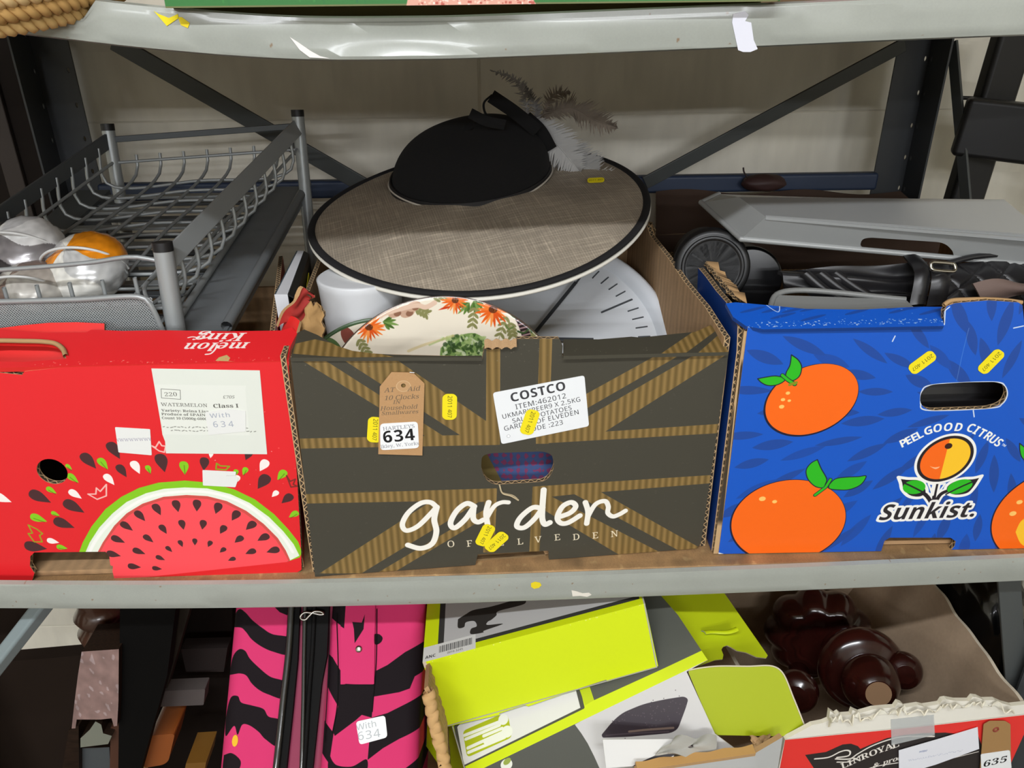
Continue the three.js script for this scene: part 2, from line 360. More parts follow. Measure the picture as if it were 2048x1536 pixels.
// ---------------------------------------------------------------- the red melon box
const melon = thing('melon_box', 'bright red cardboard produce box printed with a watermelon slice and confetti seeds', 'box');
{
  const RED = '#e2242a', R = [0, -8, 530, 256];
  const SEED = '#4a2a2c', GREEN = '#86c81e', WHITE = '#f6ece6', PINK = '#ff5058';
  const tex = print(R, 3.8, (x) => {
    fillAll(x, R, RED);
    // the slice
    const G = [[272.7, 32.2], [281, 47.6], [294.5, 67], [313.4, 87.9], [332.3, 102], [351.7, 111.8], [371.8, 117.3], [397.9, 118.9], [421.4, 115.6], [444.3, 107], [463.2, 94.1], [479.9, 75.2], [491.6, 56], [499.5, 40.1], [501.9, 26.3], [498.7, 19.5], [486.2, 15], [301.6, -2.5], [292.6, -2.2]];
    poly(x, G, GREEN);
    poly(x, [[278.9, 31.9], [288, 47.3], [302.1, 65.6], [319.1, 82.3], [336, 95.6], [357.2, 105.3], [375.4, 109.9], [396.4, 110.8], [418.5, 108.8], [439.9, 101.3], [457.3, 90], [474.1, 72.1], [485.9, 54], [494.5, 36.9], [498.6, 21.8], [486.2, 15], [301.6, -2.5], [292.6, -2.2]], '#e9efe0');
    line(x, [[282.5, 31.8], [298.6, 54.7], [319.4, 75.8], [340.3, 91.1], [363.4, 101.9], [395.5, 106], [417.7, 104.2], [439.1, 96.7], [456.5, 84.7], [471.6, 66.7], [484.9, 46.3], [492.3, 26.7]], '#f7f7f0', 3.2);
    poly(x, [[290.2, 30.3], [301.2, 46.8], [317.4, 67.2], [333, 81.8], [351.1, 92.9], [373.6, 100.5], [396.4, 101.8], [416.9, 99.6], [435, 93], [452.4, 80.5], [467.6, 63.6], [479.3, 45.4], [485.3, 29.3], [488.2, 16.5], [486.1, 14.3], [301.5, -3], [292.4, -2.6]], '#d2504a');
    poly(x, [[292.9, 30.2], [303.9, 46.7], [319.8, 66], [335.1, 79.5], [352.2, 90.1], [373.8, 97.3], [395.7, 98.2], [416.3, 96.2], [433.6, 89.6], [450.4, 77.4], [465.4, 61], [476.9, 43.2], [482.7, 27.5], [486.3, 15.9], [484.2, 14.1], [301.5, -3], [292.4, -2.6]], PINK);
    const drop = (u, v, L, a, col) => { const c = Math.cos(a), s = Math.sin(a), q = (p, r) => [u + p * c - r * s, v + p * s + r * c]; blob(x, [q(L * 0.62, 0), q(0, L * 0.3), q(-L * 0.38, L * 0.26), q(-L * 0.5, 0), q(-L * 0.38, -L * 0.26), q(0, -L * 0.3)], col); };
    const aim = [387, 3.2];
    for (const [u, v, L] of [[345.5, 78.7, 13], [364.2, 86, 13], [384.3, 89.5, 13], [404.6, 89.4, 13], [424.6, 85.2, 13], [440.9, 75.5, 13], [454.5, 62.3, 13], [465.1, 46.6, 13], [472.8, 29.8, 13], [329.2, 66.3, 13], [316.7, 50, 13], [307.9, 31.4, 13], [365.3, 61.4, 11], [385.5, 66.3, 11], [406.4, 65.5, 11], [425.4, 58.6, 11], [439.7, 45.4, 11], [449.4, 28.9, 11], [347.7, 50.1, 11], [334.5, 34, 12], [325.5, 14.7, 12], [366, 35.9, 8], [379.5, 42.6, 8], [394.2, 44.2, 8], [408.9, 41, 8], [420.9, 32.3, 8], [428.4, 20.1, 8], [354.7, 24.7, 9], [348.4, 11.2, 9]]) drop(u, v, L, Math.atan2(aim[1] - v, aim[0] - u), SEED);
    // confetti around it
    const fleck = (u, v, L, w, a, col) => { drop(u, v, L, a, col); if (col === GREEN) { x.globalAlpha = 0.5; line(x, [[u - L * 0.3 * Math.cos(a) , v - L * 0.3 * Math.sin(a) - 2], [u + L * 0.4 * Math.cos(a), v + L * 0.4 * Math.sin(a) - 2]], '#4a5a14', 1, false); x.globalAlpha = 1; } };
    for (const [u, v, L] of [[337.3, 156.4, 18], [310.2, 145.3, 18], [339.5, 132.8, 14], [380, 140.9, 19], [420.6, 138.1, 14], [464.7, 146.9, 12], [474.8, 115.3, 18], [495.7, 93.9, 14], [252.3, 104.9, 20], [282.3, 92.2, 20], [267.3, 71.9, 19], [231.4, 44, 20]]) fleck(u, v, L, 5, Math.atan2(aim[1] - v, aim[0] - u), SEED);
    for (const [u, v, L] of [[323.3, 141.5, 13], [365.6, 133.3, 9], [400.3, 134.2, 14], [458.5, 128.1, 9], [494, 122.3, 13], [265.9, 112.2, 10], [290.2, 125.7, 12], [262.5, 84, 8], [244.2, 79.1, 15], [258.3, 42.3, 10], [499.7, 74.4, 11], [289.7, 138.6, 7], [449.1, 126.4, 8]]) fleck(u, v, L, 4, Math.atan2(aim[1] - v, aim[0] - u), GREEN);
    for (const [u, v, L] of [[353.9, 136.4, 14], [325, 123.1, 13], [287.7, 106.8, 13], [477.9, 134.2, 14], [484.3, 100.1, 9], [251.2, 50.4, 11], [215.1, 104.8, 17], [448.8, 118.7, 10], [428.8, 147.9, 7]]) fleck(u, v, L, 4, Math.atan2(aim[1] - v, aim[0] - u), WHITE);
    const crown = (pts, col) => { x.strokeStyle = col; x.lineWidth = 1.5; x.beginPath(); pts.forEach((p, i) => (i ? x.lineTo(...p) : x.moveTo(...p))); x.closePath(); x.stroke(); };
    crown([[300.5, 106.3], [308.2, 106.1], [310.4, 113.3], [313.2, 109], [321, 117], [317.9, 103.6], [308, 99.8]], '#f3b9b0');
    crown([[374, 159.7], [377.4, 157.6], [382.1, 164], [383.7, 159.4], [387.4, 158.7], [384.7, 152], [380, 153.6]], '#f3b9b0');
    crown([[232.6, 71.5], [239.8, 65.8], [243.9, 60.2], [240.3, 58.1], [240.8, 49.9], [232.9, 50.2], [229.6, 60.7], [234.1, 61.2]], '#9a9a1c');
    crown([[430.7, 131.1], [432.5, 137.7], [435.9, 134.6], [444.4, 133.9], [440.3, 129.9]], '#8aa01c');
    crown([[498.5, 121.1], [501.1, 114.2], [506.6, 116.7], [503.7, 110.6], [507.3, 108.3], [501, 107.5]], '#7c2a24');
    // worn corners and scuffs
    speckle(x, [420.4, 99.9, 523.3, 233.7], 26, ['#f7b8ae', '#ff6a5e'], 0.4, 0.9, 0.8);
  });
  const RM = [mat(0xffffff, 0.42, { map: tex }), FLUTE, KRAFT], REDM = mat(0xe22a27, 0.45);
  const outline = [[12, 2], ...[[183.7, -1.3], [217.5, 1], [222.3, 10.2], [220.1, 19.5], [223.9, 31.9], [229.3, 36.9], [301.1, 34.9], [303.6, 28.7], [302.1, 17.3], [304.4, 16], [302.4, 9.1], [302, -0.7], [493.4, -0.3], [498.5, 3.2], [501.4, 30.9], [508.5, 117.7], [516.7, 245.6]], ...[[462.3, 247.7], [398.5, 248.9], [317.3, 251.7], [317.9, 247.6], [276, 242.1], [272.7, 238.6], [253.6, 241.3]], [12, 246]];
  for (const p of outline) p[1] = Math.min(p[1], 245.8);
  const hole = ellipse(272.7, 133.7, 14.5, 14.5);
  onFrame('front_panel', FRD, outline, 0.006, RM, melon, { holes: [hole], rect: R });
  // top flange with a hand slot, folded back from the front; its script print is upside down
  const RFR = [10, -4, 530, 100];
  const ftex = print(RFR, 3.6, (x) => {
    fillAll(x, RFR, '#e4252b');
    const A = [445.9, 24.2], B = [446.2, 36.9];
    text(x, 'melon', A[0], A[1], 17, { a: Math.PI - 0.02, style: 'italic bold', font: 'serif', col: '#fbeae4', sx: 1.12 });
    text(x, 'King', B[0], B[1] + 2, 18, { a: Math.PI - 0.02, style: 'italic bold', font: 'serif', col: '#fbeae4', sx: 1.15 });
    line(x, [[414.8, 39.2], [419.5, 40.2], [430.2, 37.5], [436.4, 42.9], [431.2, 47], [427, 43.8]], '#fbeae4', 1.5);
    line(x, [[438.1, 12.4], [442.7, 13.5], [445.2, 20.1], [445.2, 26.9]], '#fbeae4', 1.8);
    poly(x, [[449.5, 2.2], [451.5, 7.4], [458, 10.8], [462.3, 6.1], [461.7, 1.7], [468.4, 0.4]], '#c9ab70');
    speckle(x, [280, 0, 525, 6], 60, ['#ffab9a', '#ff7a66'], 0.5, 1.2, 0.7);
  });
  const fl = [[12, 0], [258, 0], ...[[312.3, 7.7], [397, 3.5], [517, -1], [515.2, 21.4], [518, 42.1], [511.4, 51.9], [502, 47.1], [451.2, 48], [382.6, 52.4], [348.9, 52.6], [317.6, 55.9], [314, 51.7], [273.5, 52.8]], [12, 90]];
  for (const p of fl) if (p[0] > 200 && p[1] < 16) p[1] = -0.3;
  const slot = [[204.7, 39.9], [237.4, 40.2], [279.9, 36.9], [292.9, 33], [304, 23.1], [311, 10.4], [272.4, 7.7], [251.1, 9.1], [218.1, 11.5]];
  onFrame('top_flange', FRF, fl, 0.005, [mat(0xffffff, 0.42, { map: ftex }), REDM, KRAFT], melon, { holes: [slot], rect: RFR });
  mesh('torn_edge', tube([[-0.5039, 0.2574, -0.0583], [-0.4626, 0.2572, -0.0578], [-0.4423, 0.2569, -0.0564], [-0.4201, 0.2564, -0.0545], [-0.4076, 0.2556, -0.0511], [-0.3973, 0.2534, -0.0425], [-0.3906, 0.2508, -0.0319]], 0.0024, 60, 6), KRAFT_PLAIN, melon);
  const slotFlap = sheet((s, t) => [-0.69 + 0.315 * s + 0.01 * t, 0.257 - 0.05 * t + 0.004 * Math.sin(s * 9), -0.088 + 0.05 * t], 12, 6, 0.004);
  mesh('slot_flap', slotFlap, [REDM, REDM, FLUTE], melon);
  // turned-up corner where flange and side meet
  mesh('torn_corner', sheet((s, t) => { const a = lerp3([-0.2049, 0.2476, -0.09], [-0.1828, 0.2567, -0.06], s); return [a[0] + 0.002 * t, a[1] + 0.012 * t * (0.6 + 0.4 * Math.sin(s * 3)), a[2] - 0.012 * t]; }, 8, 4, 0.003), [REDM, KRAFT, KRAFT_PLAIN], melon);
  mesh('torn_corner', sheet((s, t) => { const a = lerp3([-0.2024, 0.2531, -0.085], [-0.1786, 0.2879, -0.085], t), w = 0.028 * (1 - 0.55 * t) + 0.003 * Math.sin(t * 17); return [a[0] + w * s - 0.004, a[1] + 0.004 * Math.sin(s * 6 + t * 5), a[2] - 0.014 * s]; }, 8, 10, 0.004), [mat(0xb63a34, 0.6), KRAFT, KRAFT_PLAIN], melon);
  const d = -0.36;
  mesh('side_panel', sheet((s, u) => [-0.2005 - 0.062 * s, 0.001 + 0.242 * u, -0.026 + (d + 0.026) * s], 1, 1, 0.005), [REDM, KRAFT, FLUTE], melon);
  mesh('side_panel', box(-0.688, -0.682, 0.001, 0.243, d, -0.026), [KRAFT, REDM, FLUTE, FLUTE, FLUTE, FLUTE], melon);
  mesh('back_panel', box(-0.688, -0.263, 0.001, 0.2, d - 0.006, d), KRAFT, melon);
  mesh('base_panel', box(-0.682, -0.272, 0.001, 0.007, d, -0.026), KRAFT, melon);
  // stickers on the front
  const LR = [384.2, 144.7, 485.1, 244];
  const ltex = print(LR, 8, (x) => {
    fillAll(x, LR, '#dfe2d8');
    x.globalAlpha = 0.5; poly(x, [[390.5, 225.7], [474.4, 222], [472.9, 217.8], [469.4, 168.4], [388.7, 172]], '#e8ebe2'); x.globalAlpha = 1;
    const tx = (s, u, v, sz, o) => text(x, s, u, v, sz, { font: 'serif', col: '#57564f', a: -0.02, ...o });
    poly(x, [[395.6, 220.9], [412.9, 219.1], [411.4, 209.4], [394.1, 211.4]], null, '#6a6a62', 0.5);
    tx('220', 403.3, 215, 5.7, { sx: 1.25 }); tx('£705', 456.1, 210.5, 4.5, { style: 'italic', sx: 1.1 });
    tx('WATERMELON', 392, 204.7, 5.0, { align: 'left', sx: 1.18, a: -0.06 }); tx('Class I', 452.1, 201.2, 5.7, { sx: 1.3, style: 'bold' });
    tx('Variety: Reina Lisa', 391.2, 198.3, 3.7, { align: 'left', sx: 1.25, a: -0.06, style: 'bold' });
    tx('Produce of SPAIN', 390.4, 194.4, 3.7, { align: 'left', sx: 1.25, a: -0.06, style: 'bold' });
    tx('Count 10 (5000g-6000g)', 389.9, 190.2, 3.7, { align: 'left', sx: 1.1, a: -0.06, style: 'bold' });
    for (const q of [[389.5, 180.3], [396.2, 176.2]]) { x.globalAlpha = 0.6; for (let i = 0; i < 24; i++) line(x, [[q[0] + i * 3.4, q[1] - i * 0.16 + rr(-0.6, 0.6)], [q[0] + i * 3.4 + rr(0.8, 2.4), q[1] - i * 0.16 + rr(-0.6, 0.6)]], '#66655e', 1, false); x.globalAlpha = 1; }
  });
  onFrame('produce_label', FRD, [[391, 242], [489.4, 237.2], [483.1, 146.7], [386.2, 151], [388, 164.2], [387, 172], [387.8, 181.7]], 0.0003, [mat(0xffffff, 0.5, { map: ltex }), paper(0xd8d8d0), paper(0xd8d8d0)], melon, { rect: LR, off: 0.5 / 1000 }).userData.label = 'large white produce label';
  const small = (name, pts, draw, label, off = 0.5) => {
    const xs = pts.map((p) => p[0]), ys = pts.map((p) => p[1]), r = [Math.min(...xs), Math.min(...ys), Math.max(...xs), Math.max(...ys)];
    const t = print(r, 9, (x) => { fillAll(x, r, '#e6e6e2'); draw(x, r); });
    onFrame(name, FRD, rounded(pts, 1), 0.0003, [mat(0xffffff, 0.5, { map: t }), paper(0xdcdcd6), paper(0xdcdcd6)], melon, { rect: r, off: off / 1000 }).userData.label = label;
  };
  small('blank_sticker', [[344.2, 181.5], [376.6, 178.2], [372.2, 149.2], [341.2, 153.5]], (x, r) => text(x, 'WWWWWWWWWWWW', (r[0] + r[2]) / 2, r[1] + 18, 4.4, { font: 'serif', col: '#9a93a8' }), 'small white sticker');
  small('blank_sticker', [[417.6, 130.7], [449.9, 127.6], [448.4, 121.9], [451.3, 120.7], [449.1, 115.6], [446.4, 109.5], [414.9, 112.7]], (x, r) => text(x, '........', r[0] + 30, r[3] - 6, 5, { col: '#b9b4b0' }), 'torn small white sticker');
  small('note_sticker', [[431.8, 195.2], [454.1, 198.3], [469.9, 195.4], [466.7, 173], [430.7, 170.2]], (x) => {
    text(x, 'With', 445.5, 191.4, 6.5, { col: '#a3a8b6', a: 0.03, sx: 1.3, gap: 8 }); text(x, '634', 447.7, 181.7, 8.5, { col: '#a3a8b6', a: 0, sx: 1.1, gap: 24 });
  }, 'handwritten white sticker', 0.9);
  settle(melon);
}

// ---------------------------------------------------------------- grey wire basket standing in the melon box
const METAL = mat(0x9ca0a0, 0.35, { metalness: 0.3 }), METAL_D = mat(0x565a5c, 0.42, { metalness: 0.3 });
{
  const t = thing('wire_basket', 'grey metal wire basket with round corner posts and flat rails standing in the red box', 'basket');
  const FRp = [-0.3167, 0.3293, -0.12], BRp = [-0.2508, 0.4041, -0.5], BLp = [-0.5116, 0.3896, -0.5], FLp = [0, 1, 2].map((k) => FRp[k] + BLp[k] - BRp[k]);
  const dn = (p, h) => [p[0], p[1] - h, p[2] + h * 0.12];
  const foot = [0.3, 0.37, 0.36, 0.29];
  for (const [k, p] of [FRp, BRp, BLp, FLp].entries()) {
    const post = mesh('post', rod(p, dn(p, foot[k] - (k === 0 || k === 3 ? 0.0 : 0.03)), k === 0 ? 0.0095 : 0.0085, 16), METAL, t);
    mesh('end_cap', rod(dn(p, -0.003), dn(p, 0.006), k === 0 ? 0.0098 : 0.0088, 16), BLACK, post);
  }
  const R = [FRp, BRp, BLp, FLp].map((p) => dn(p, 0.018));
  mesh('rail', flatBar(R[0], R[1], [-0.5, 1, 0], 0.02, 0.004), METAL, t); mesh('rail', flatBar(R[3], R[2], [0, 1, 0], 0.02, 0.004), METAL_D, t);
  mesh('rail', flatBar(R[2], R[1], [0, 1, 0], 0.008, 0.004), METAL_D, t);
  // front wire hangs just below the post tops
  const F0 = dn(FLp, 0.012), F1 = dn(FRp, 0.012);
  mesh('wire', tube([lerp3(F0, F1, 0), lerp3(F0, F1, 0.7), [F1[0] - 0.03, F1[1] + 0.001, F1[2]], [F1[0] - 0.005, F1[1] - 0.004, F1[2]]], 0.0024, 24), METAL, t);
  const P = (a, b, h) => dn(lerp3(lerp3(R[3], R[0], a), lerp3(R[2], R[1], a), b), h);
  const wire = (pts) => mesh('wire', tube(pts, 0.0021, 0, 7), METAL, t);
  for (let i = 1; i < 8; i++) wire([P(i / 8, 0, 0.012), P(i / 8, 0.02, 0.045), P(i / 8, 0.5, 0.047), P(i / 8, 0.985, 0.044), P(i / 8, 1, 0.022)]);
  for (let j = 1; j < 12; j++) wire([P(0.005, j / 12, 0.0), P(0.02, j / 12, 0.046), P(0.5, j / 12, 0.0512), P(0.98, j / 12, 0.046), P(0.995, j / 12, 0.0)]);
  for (const [a, h] of [[0.99, 0.028], [0.01, 0.028]]) wire([P(a, 0.01, h), P(a, 0.99, h)]);
  wire([P(0.01, 0.995, 0.03), P(0.99, 0.995, 0.03)]); wire([P(0.01, 0.003, 0.045), P(0.99, 0.003, 0.045)]);
  // front mesh pocket
  const q0 = [-0.504, 0.281, -0.1], q1 = [-0.3386, 0.282, -0.1], q2 = [-0.3338, 0.2769, -0.1], q3 = [-0.3257, 0.2417, -0.1], q4 = [-0.5149, 0.2448, -0.1];
  const pk = mesh('mesh_pocket', tube([q0, lerp3(q0, q1, 0.6), q1, q2, q3, [q3[0] + 0.004, q3[1] - 0.04, q3[2]]], 0.003, 40), METAL, t);
  const strands = [], W0 = q0, dx = q2[0] - q0[0], topY = (x) => Math.min(q0[1] + (q1[1] - q0[1]) * ((x - q0[0]) / (q1[0] - q0[0])), 9), lowY = q4[1] - 0.035;
  for (let i = -30; i < 90; i++) {
    const x0 = W0[0] + (i * dx) / 62, h = topY(x0) - lowY;
    for (const s of [-1, 1]) {
      let a = [x0, topY(x0), q0[2]], b = [x0 + s * h * 0.85, lowY, q0[2]];
      const clip = (p, q, X) => lerp3(p, q, (X - p[0]) / (q[0] - p[0]));
      const lo = q0[0], hi = q2[0] + 0.004;
      if (Math.max(a[0], b[0]) < lo || Math.min(a[0], b[0]) > hi) continue;
      if (a[0] < lo) a = clip(a, b, lo); if (b[0] < lo) b = clip(a, b, lo); if (a[0] > hi) a = clip(a, b, hi); if (b[0] > hi) b = clip(a, b, hi);
      strands.push(rod(a, b, 0.0007, 4));
    }
  }
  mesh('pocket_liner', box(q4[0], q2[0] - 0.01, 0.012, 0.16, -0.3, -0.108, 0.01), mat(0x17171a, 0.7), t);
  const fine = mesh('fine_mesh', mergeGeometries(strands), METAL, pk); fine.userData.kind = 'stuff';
  wire([q2, [-0.3482, 0.2809, -0.13], [-0.3614, 0.2744, -0.2], [-0.3686, 0.2725, -0.27]]);
  wire([[-0.3274, 0.2548, -0.1], [-0.3303, 0.2505, -0.16], [-0.3366, 0.2488, -0.25], [-0.3274, 0.2551, -0.4]]);
  settle(t);
}
// slatted grey metal shelf lying under the wire basket
{
  const t = thing('slatted_shelf', 'flat grey metal slatted shelf lying underneath the wire basket', 'shelf');
  const A = [-0.2703, 0.2356, -0.125], B = [-0.2537, 0.2983, -0.52], w = 0.33;
  const at = (s, b, h = 0) => { const p = lerp3(A, B, b); return [p[0] - w * s, p[1] + h, p[2]]; };
  const q = (s0, s1, b0, b1, th) => sheet((s, u) => at(s0 + (s1 - s0) * (1 - s), b0 + (b1 - b0) * u), 1, 1, th);
  mesh('side_rail', q(0, 0.17, 0, 1, 0.012), mat(0x75797b, 0.4, { metalness: 0.2 }), t);
  mesh('rim', tube([at(0, 0, 0.004), at(0, 1, 0.004)], 0.006, 1, 10), mat(0x6a6d6e, 0.4), t);
  mesh('rim', tube([at(0.17, 0, 0.004), at(0.17, 1, 0.004)], 0.004, 1, 10), METAL, t);
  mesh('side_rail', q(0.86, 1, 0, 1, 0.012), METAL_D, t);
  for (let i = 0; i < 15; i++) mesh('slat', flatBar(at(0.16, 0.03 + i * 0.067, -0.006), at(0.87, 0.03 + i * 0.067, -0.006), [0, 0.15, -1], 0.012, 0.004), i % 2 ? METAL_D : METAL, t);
  settle(t);
}
// foil-wrapped packets inside the basket
{
  const foil = (name, label, c, r, cols, seedv) => {
    const t = thing(name, label, 'packet', 'foil packets in the wire basket');
    const tx = grain(256, 128, (u, v) => {
      const a = u + 0.1 * NOISE.noise(v * 3, u * 3, seedv), k = Math.floor((a * 7 + v * 1.3) % cols.length), s = 1 + 0.12 * NOISE.noise(u * 26, v * 18, 2);
      return cols[(k + cols.length) % cols.length].map((q) => q * s);
    });
    const g = new THREE.SphereGeometry(1, 40, 28), p = g.attributes.position;
    for (let i = 0; i < p.count; i++) {
      const x = p.getX(i), y = p.getY(i), z = p.getZ(i), k = 1 + 0.05 * NOISE.noise(x * 3 + seedv, y * 3, z * 3) + 0.02 * NOISE.noise(x * 11, y * 11, z * 11 + seedv);
      p.setXYZ(i, x * k * r, y * k * r * 0.72, z * k * r);
    }
    g.computeVertexNormals();
    g.rotateX(0.5).rotateZ(0.3).translate(...c);
    mesh('wrapper', g, mat(0xffffff, 0.22, { map: tx, metalness: 0.15, clearcoat: 0.5 }), t);
    const seam = []; for (let i = 0; i < 14; i++) { const a = (i / 13) * Math.PI; seam.push([c[0] - r * 0.98 * Math.cos(a), c[1] + r * 0.75 * Math.sin(a) * 0.9, c[2] + r * 0.5 * Math.sin(a)]); }
    mesh('seam', tube(seam, 0.0016, 40, 6), mat(0xc9c9c6, 0.3), t);
    settle(t);
  };
  foil('foil_packet', 'round orange and white striped foil packet seen through the wire basket', [-0.4319, 0.2842, -0.19], 0.046, [[226, 138, 26], [226, 138, 26], [226, 224, 216], [190, 190, 188]], 3);
  foil('foil_packet', 'round white and black foil packet at the left edge, in the wire basket', [-0.5094, 0.2941, -0.21], 0.05, [[224, 224, 222], [196, 196, 196], [40, 36, 40], [120, 116, 116]], 9);
  foil('foil_packet', 'small pale crumpled foil packet below the white and black one in the basket', [-0.4832, 0.2658, -0.16], 0.042, [[186, 182, 174], [168, 160, 150], [120, 100, 90]], 15);
}
// thin black box with a white spine
{
  const t = thing('black_box', 'slim black box with white edges standing between the red and the dark boxes', 'box');
  const n0 = [-0.2205, 0.268, -0.141], n1 = [-0.2066, 0.268, -0.1401], f0 = [-0.2289, 0.268, -0.2977], f1 = [-0.2199, 0.268, -0.2971];
  const h = 0.2, dn = (p, k = h) => [p[0] + 0.004, p[1] - k, p[2]];
  const quad = (a, b, c, d, th = 0.0015) => sheet((s, u) => lerp3(lerp3(a, b, s), lerp3(d, c, s), u), 1, 1, th);
  const WH = mat(0xd9dade, 0.4), BK = mat(0x141414, 0.4);
  const n2 = [n1[0] + 0.001, n1[1], n1[2]], wide = (p) => [p[0] + 0.006, p[1] - 0.004, p[2]];
  mesh('white_edge', quad(n0, n1, f1, f0), WH, t); mesh('white_edge', quad(dn(n0), dn(n1), n1, n0), WH, t);
  mesh('cover', quad(n2, wide(n2), wide(f1), f1), BK, t); mesh('cover', quad(dn(wide(n2)), dn(wide(f1)), wide(f1), wide(n2)), BK, t); mesh('cover', quad(dn(f0), dn(n0), n0, f0), mat(0x3b4a52, 0.4), t);
  { const m0 = wide(lerp3(n1, f1, 0.55)), m1 = wide(lerp3(n1, f1, 0.75)); mesh('price_sticker', flatBar([m0[0] + 0.0022, m0[1] - 0.02, m0[2]], [m1[0] + 0.0022, m1[1] - 0.014, m1[2]], [0, 1, 0], 0.006, 0.0006), paper(0xd8c81e), t); }
  settle(t);
}

// ---------------------------------------------------------------- the dark flag-printed potato box
const potato = thing('potato_box', 'dark olive cardboard box with a tan striped flag design and large white script', 'box');
{
  const R = [-6, -4, 432, 300], DARK = '#434036';
  const TANP = (x, pts) => {
    x.save(); x.beginPath(); pts.forEach((p, i) => (i ? x.lineTo(...p) : x.moveTo(...p))); x.closePath(); x.clip();
    const xs = pts.map((p) => p[0]), ys = pts.map((p) => p[1]), x0 = Math.min(...xs), x1 = Math.max(...xs), y0 = Math.min(...ys), y1 = Math.max(...ys);
    x.fillStyle = '#9b7c45'; x.fillRect(x0, y0, x1 - x0, y1 - y0);
    for (let u = Math.floor(x0 / 7) * 7; u < x1; u += 7) for (let k = 0; k < 7; k++) {
      const m = 0.5 - 0.5 * Math.cos((k / 7) * Math.PI * 2), w = 0.9 + 0.1 * NOISE.noise(u, k, 1);
      x.fillStyle = rgb((118 + 42 * m) * w, (94 + 36 * m) * w, (50 + 26 * m) * w); x.fillRect(u + k, y0, 1.1, y1 - y0);
    }
    x.restore();
  };
  const tex = print(R, 4, (x) => {
    fillAll(x, R, DARK);
    speckle(x, R, 900, ['#504d42', '#46433a'], 0.6, 1.6, 0.5);
    for (const q of [
      [[12.5, 254.9], [32, 254.9], [142.7, 162.3], [126.6, 162.4]],
      [[47.8, 255.1], [96.5, 252.5], [185.6, 175.6], [188.2, 268.5], [201, 267.9], [198.5, 147.9], [5, 157.2], [5.7, 168.2], [159.8, 161.6]],
      [[248.3, 172], [248.2, 179.4], [357.2, 240.5], [382, 240.7], [264, 171]],
      [[234.7, 146.7], [234.6, 158], [262.1, 158.7], [284.8, 173.3], [392, 237.4], [425.2, 242.5], [422.7, 235.7], [304.3, 155.8], [421.5, 156.9], [421.5, 146.1]],
      [[237.9, 266], [249.7, 265.4], [247.3, 145.8], [234.7, 146.7]],
      [[3.7, 104.5], [194.3, 96.8], [194, 81.5], [175.9, 81.6], [49.3, 0.9], [6.3, 4.9], [127.9, 86.5], [3.5, 93.5]],
      [[65.2, -0.6], [175.5, 68], [193.9, 78.8], [193.8, 68.7], [81.3, -2.1]],
      [[182.4, 97.2], [194.9, 96.3], [190.5, 15.8], [178.8, 16.8]],
      [[231.5, 96.1], [418.7, 95.9], [419, 85.8], [302.7, 83.8], [416, 2.2], [402, -6.2], [275.1, 83.3], [241.8, 81.8], [238.8, 11.4], [228.1, 12.4]],
      [[240.6, 83.3], [246.3, 85.5], [377.1, -3.9], [330.6, -2.7], [240.8, 68.2]],
    ]) TANP(x, q);
    // script lettering
    const st = (pts, w = 6) => line(x, pts, '#f4f0e6', w);
    st([[133, 78.3], [126.7, 85], [116.7, 84.7], [103.8, 74.4], [96.6, 60.7], [100, 52.1], [111.6, 56.2], [124.7, 69.4], [132.4, 78.6]], 5.6); st([[132.8, 78.6], [129.4, 63.5], [130.8, 48.1], [125.5, 33], [113.3, 28.1], [100.4, 33.5]], 6.2);
    st([[171.2, 76.5], [163.5, 80.7], [153, 72.6], [145.9, 58], [149.9, 51.2], [161, 60.9], [170.1, 75]]); st([[170.5, 75.5], [169.6, 61.6], [174.1, 56.5], [179.8, 58.8]]);
    st([[186, 80.3], [183, 67.4], [184.5, 50.6]]); st([[184.2, 61.7], [191.6, 74.9], [199.6, 79.2], [206.4, 78.6]], 5);
    st([[240.8, 68.2], [231.5, 70], [218.9, 58.9], [214.9, 48], [222.8, 45.6], [233.9, 56.2], [242.1, 69.2]]); st([[242.9, 91.2], [241.7, 68.1], [241.8, 54.7], [244.6, 47.8], [249.7, 49.6]], 6.4);
    st([[258.3, 55.6], [271, 60.2], [276.8, 68], [271.8, 73.4], [262.7, 68.6], [257.6, 55.7], [261.4, 48], [269.4, 47.9], [281.6, 55.9]]); 
    st([[286.9, 72.2], [290.1, 60], [289.2, 45.1]]); st([[289.9, 53], [297.5, 68.6], [307.4, 72.2], [311.5, 65.2], [311.4, 56.9], [317, 51.9], [324, 54.1], [330.2, 58.1]], 5.4);
    const ch = [[145.1, 31, 0], [164.5, 29.9, 1], [197.7, 27.8, 2], [218.3, 27.8, 3], [237.5, 28.7, 4], [258, 29.8, 5], [278.4, 28.6, 6], [299, 28.8, 7], [319.8, 29.1, 8]];
    for (const [u, v, k] of ch) text(x, 'OFELVEDEN'[k], u, v, 11.2, { font: 'serif', col: '#e9dcc0', a: 0.06 });
    // scuffs along the fold
    speckle(x, [8, 236, 424, 256], 120, ['#8e8a78', '#6d6a5c'], 0.3, 0.9, 0.5);
    line(x, [[197.7, 101.4], [199.8, 91.9], [211.1, 86.9], [216.7, 81.1]], '#cdbb98', 1);
  });
  const GM = [mat(0xffffff, 0.45, { map: tex }), FLUTE, KRAFT], DK = mat(0x4b483d, 0.5);
  const tab = [[259.4, 241.3], [259.7, 251.4], [256, 258.8], [216.7, 260.9], [215.7, 255.6], [212.5, 254], [200.2, 252], [190.9, 251.1], [185.8, 252.7], [183.9, 242]];
  const bottomL = [[1.2, 0.5], [-4.7, 7.4], [8.7, 253.6]];
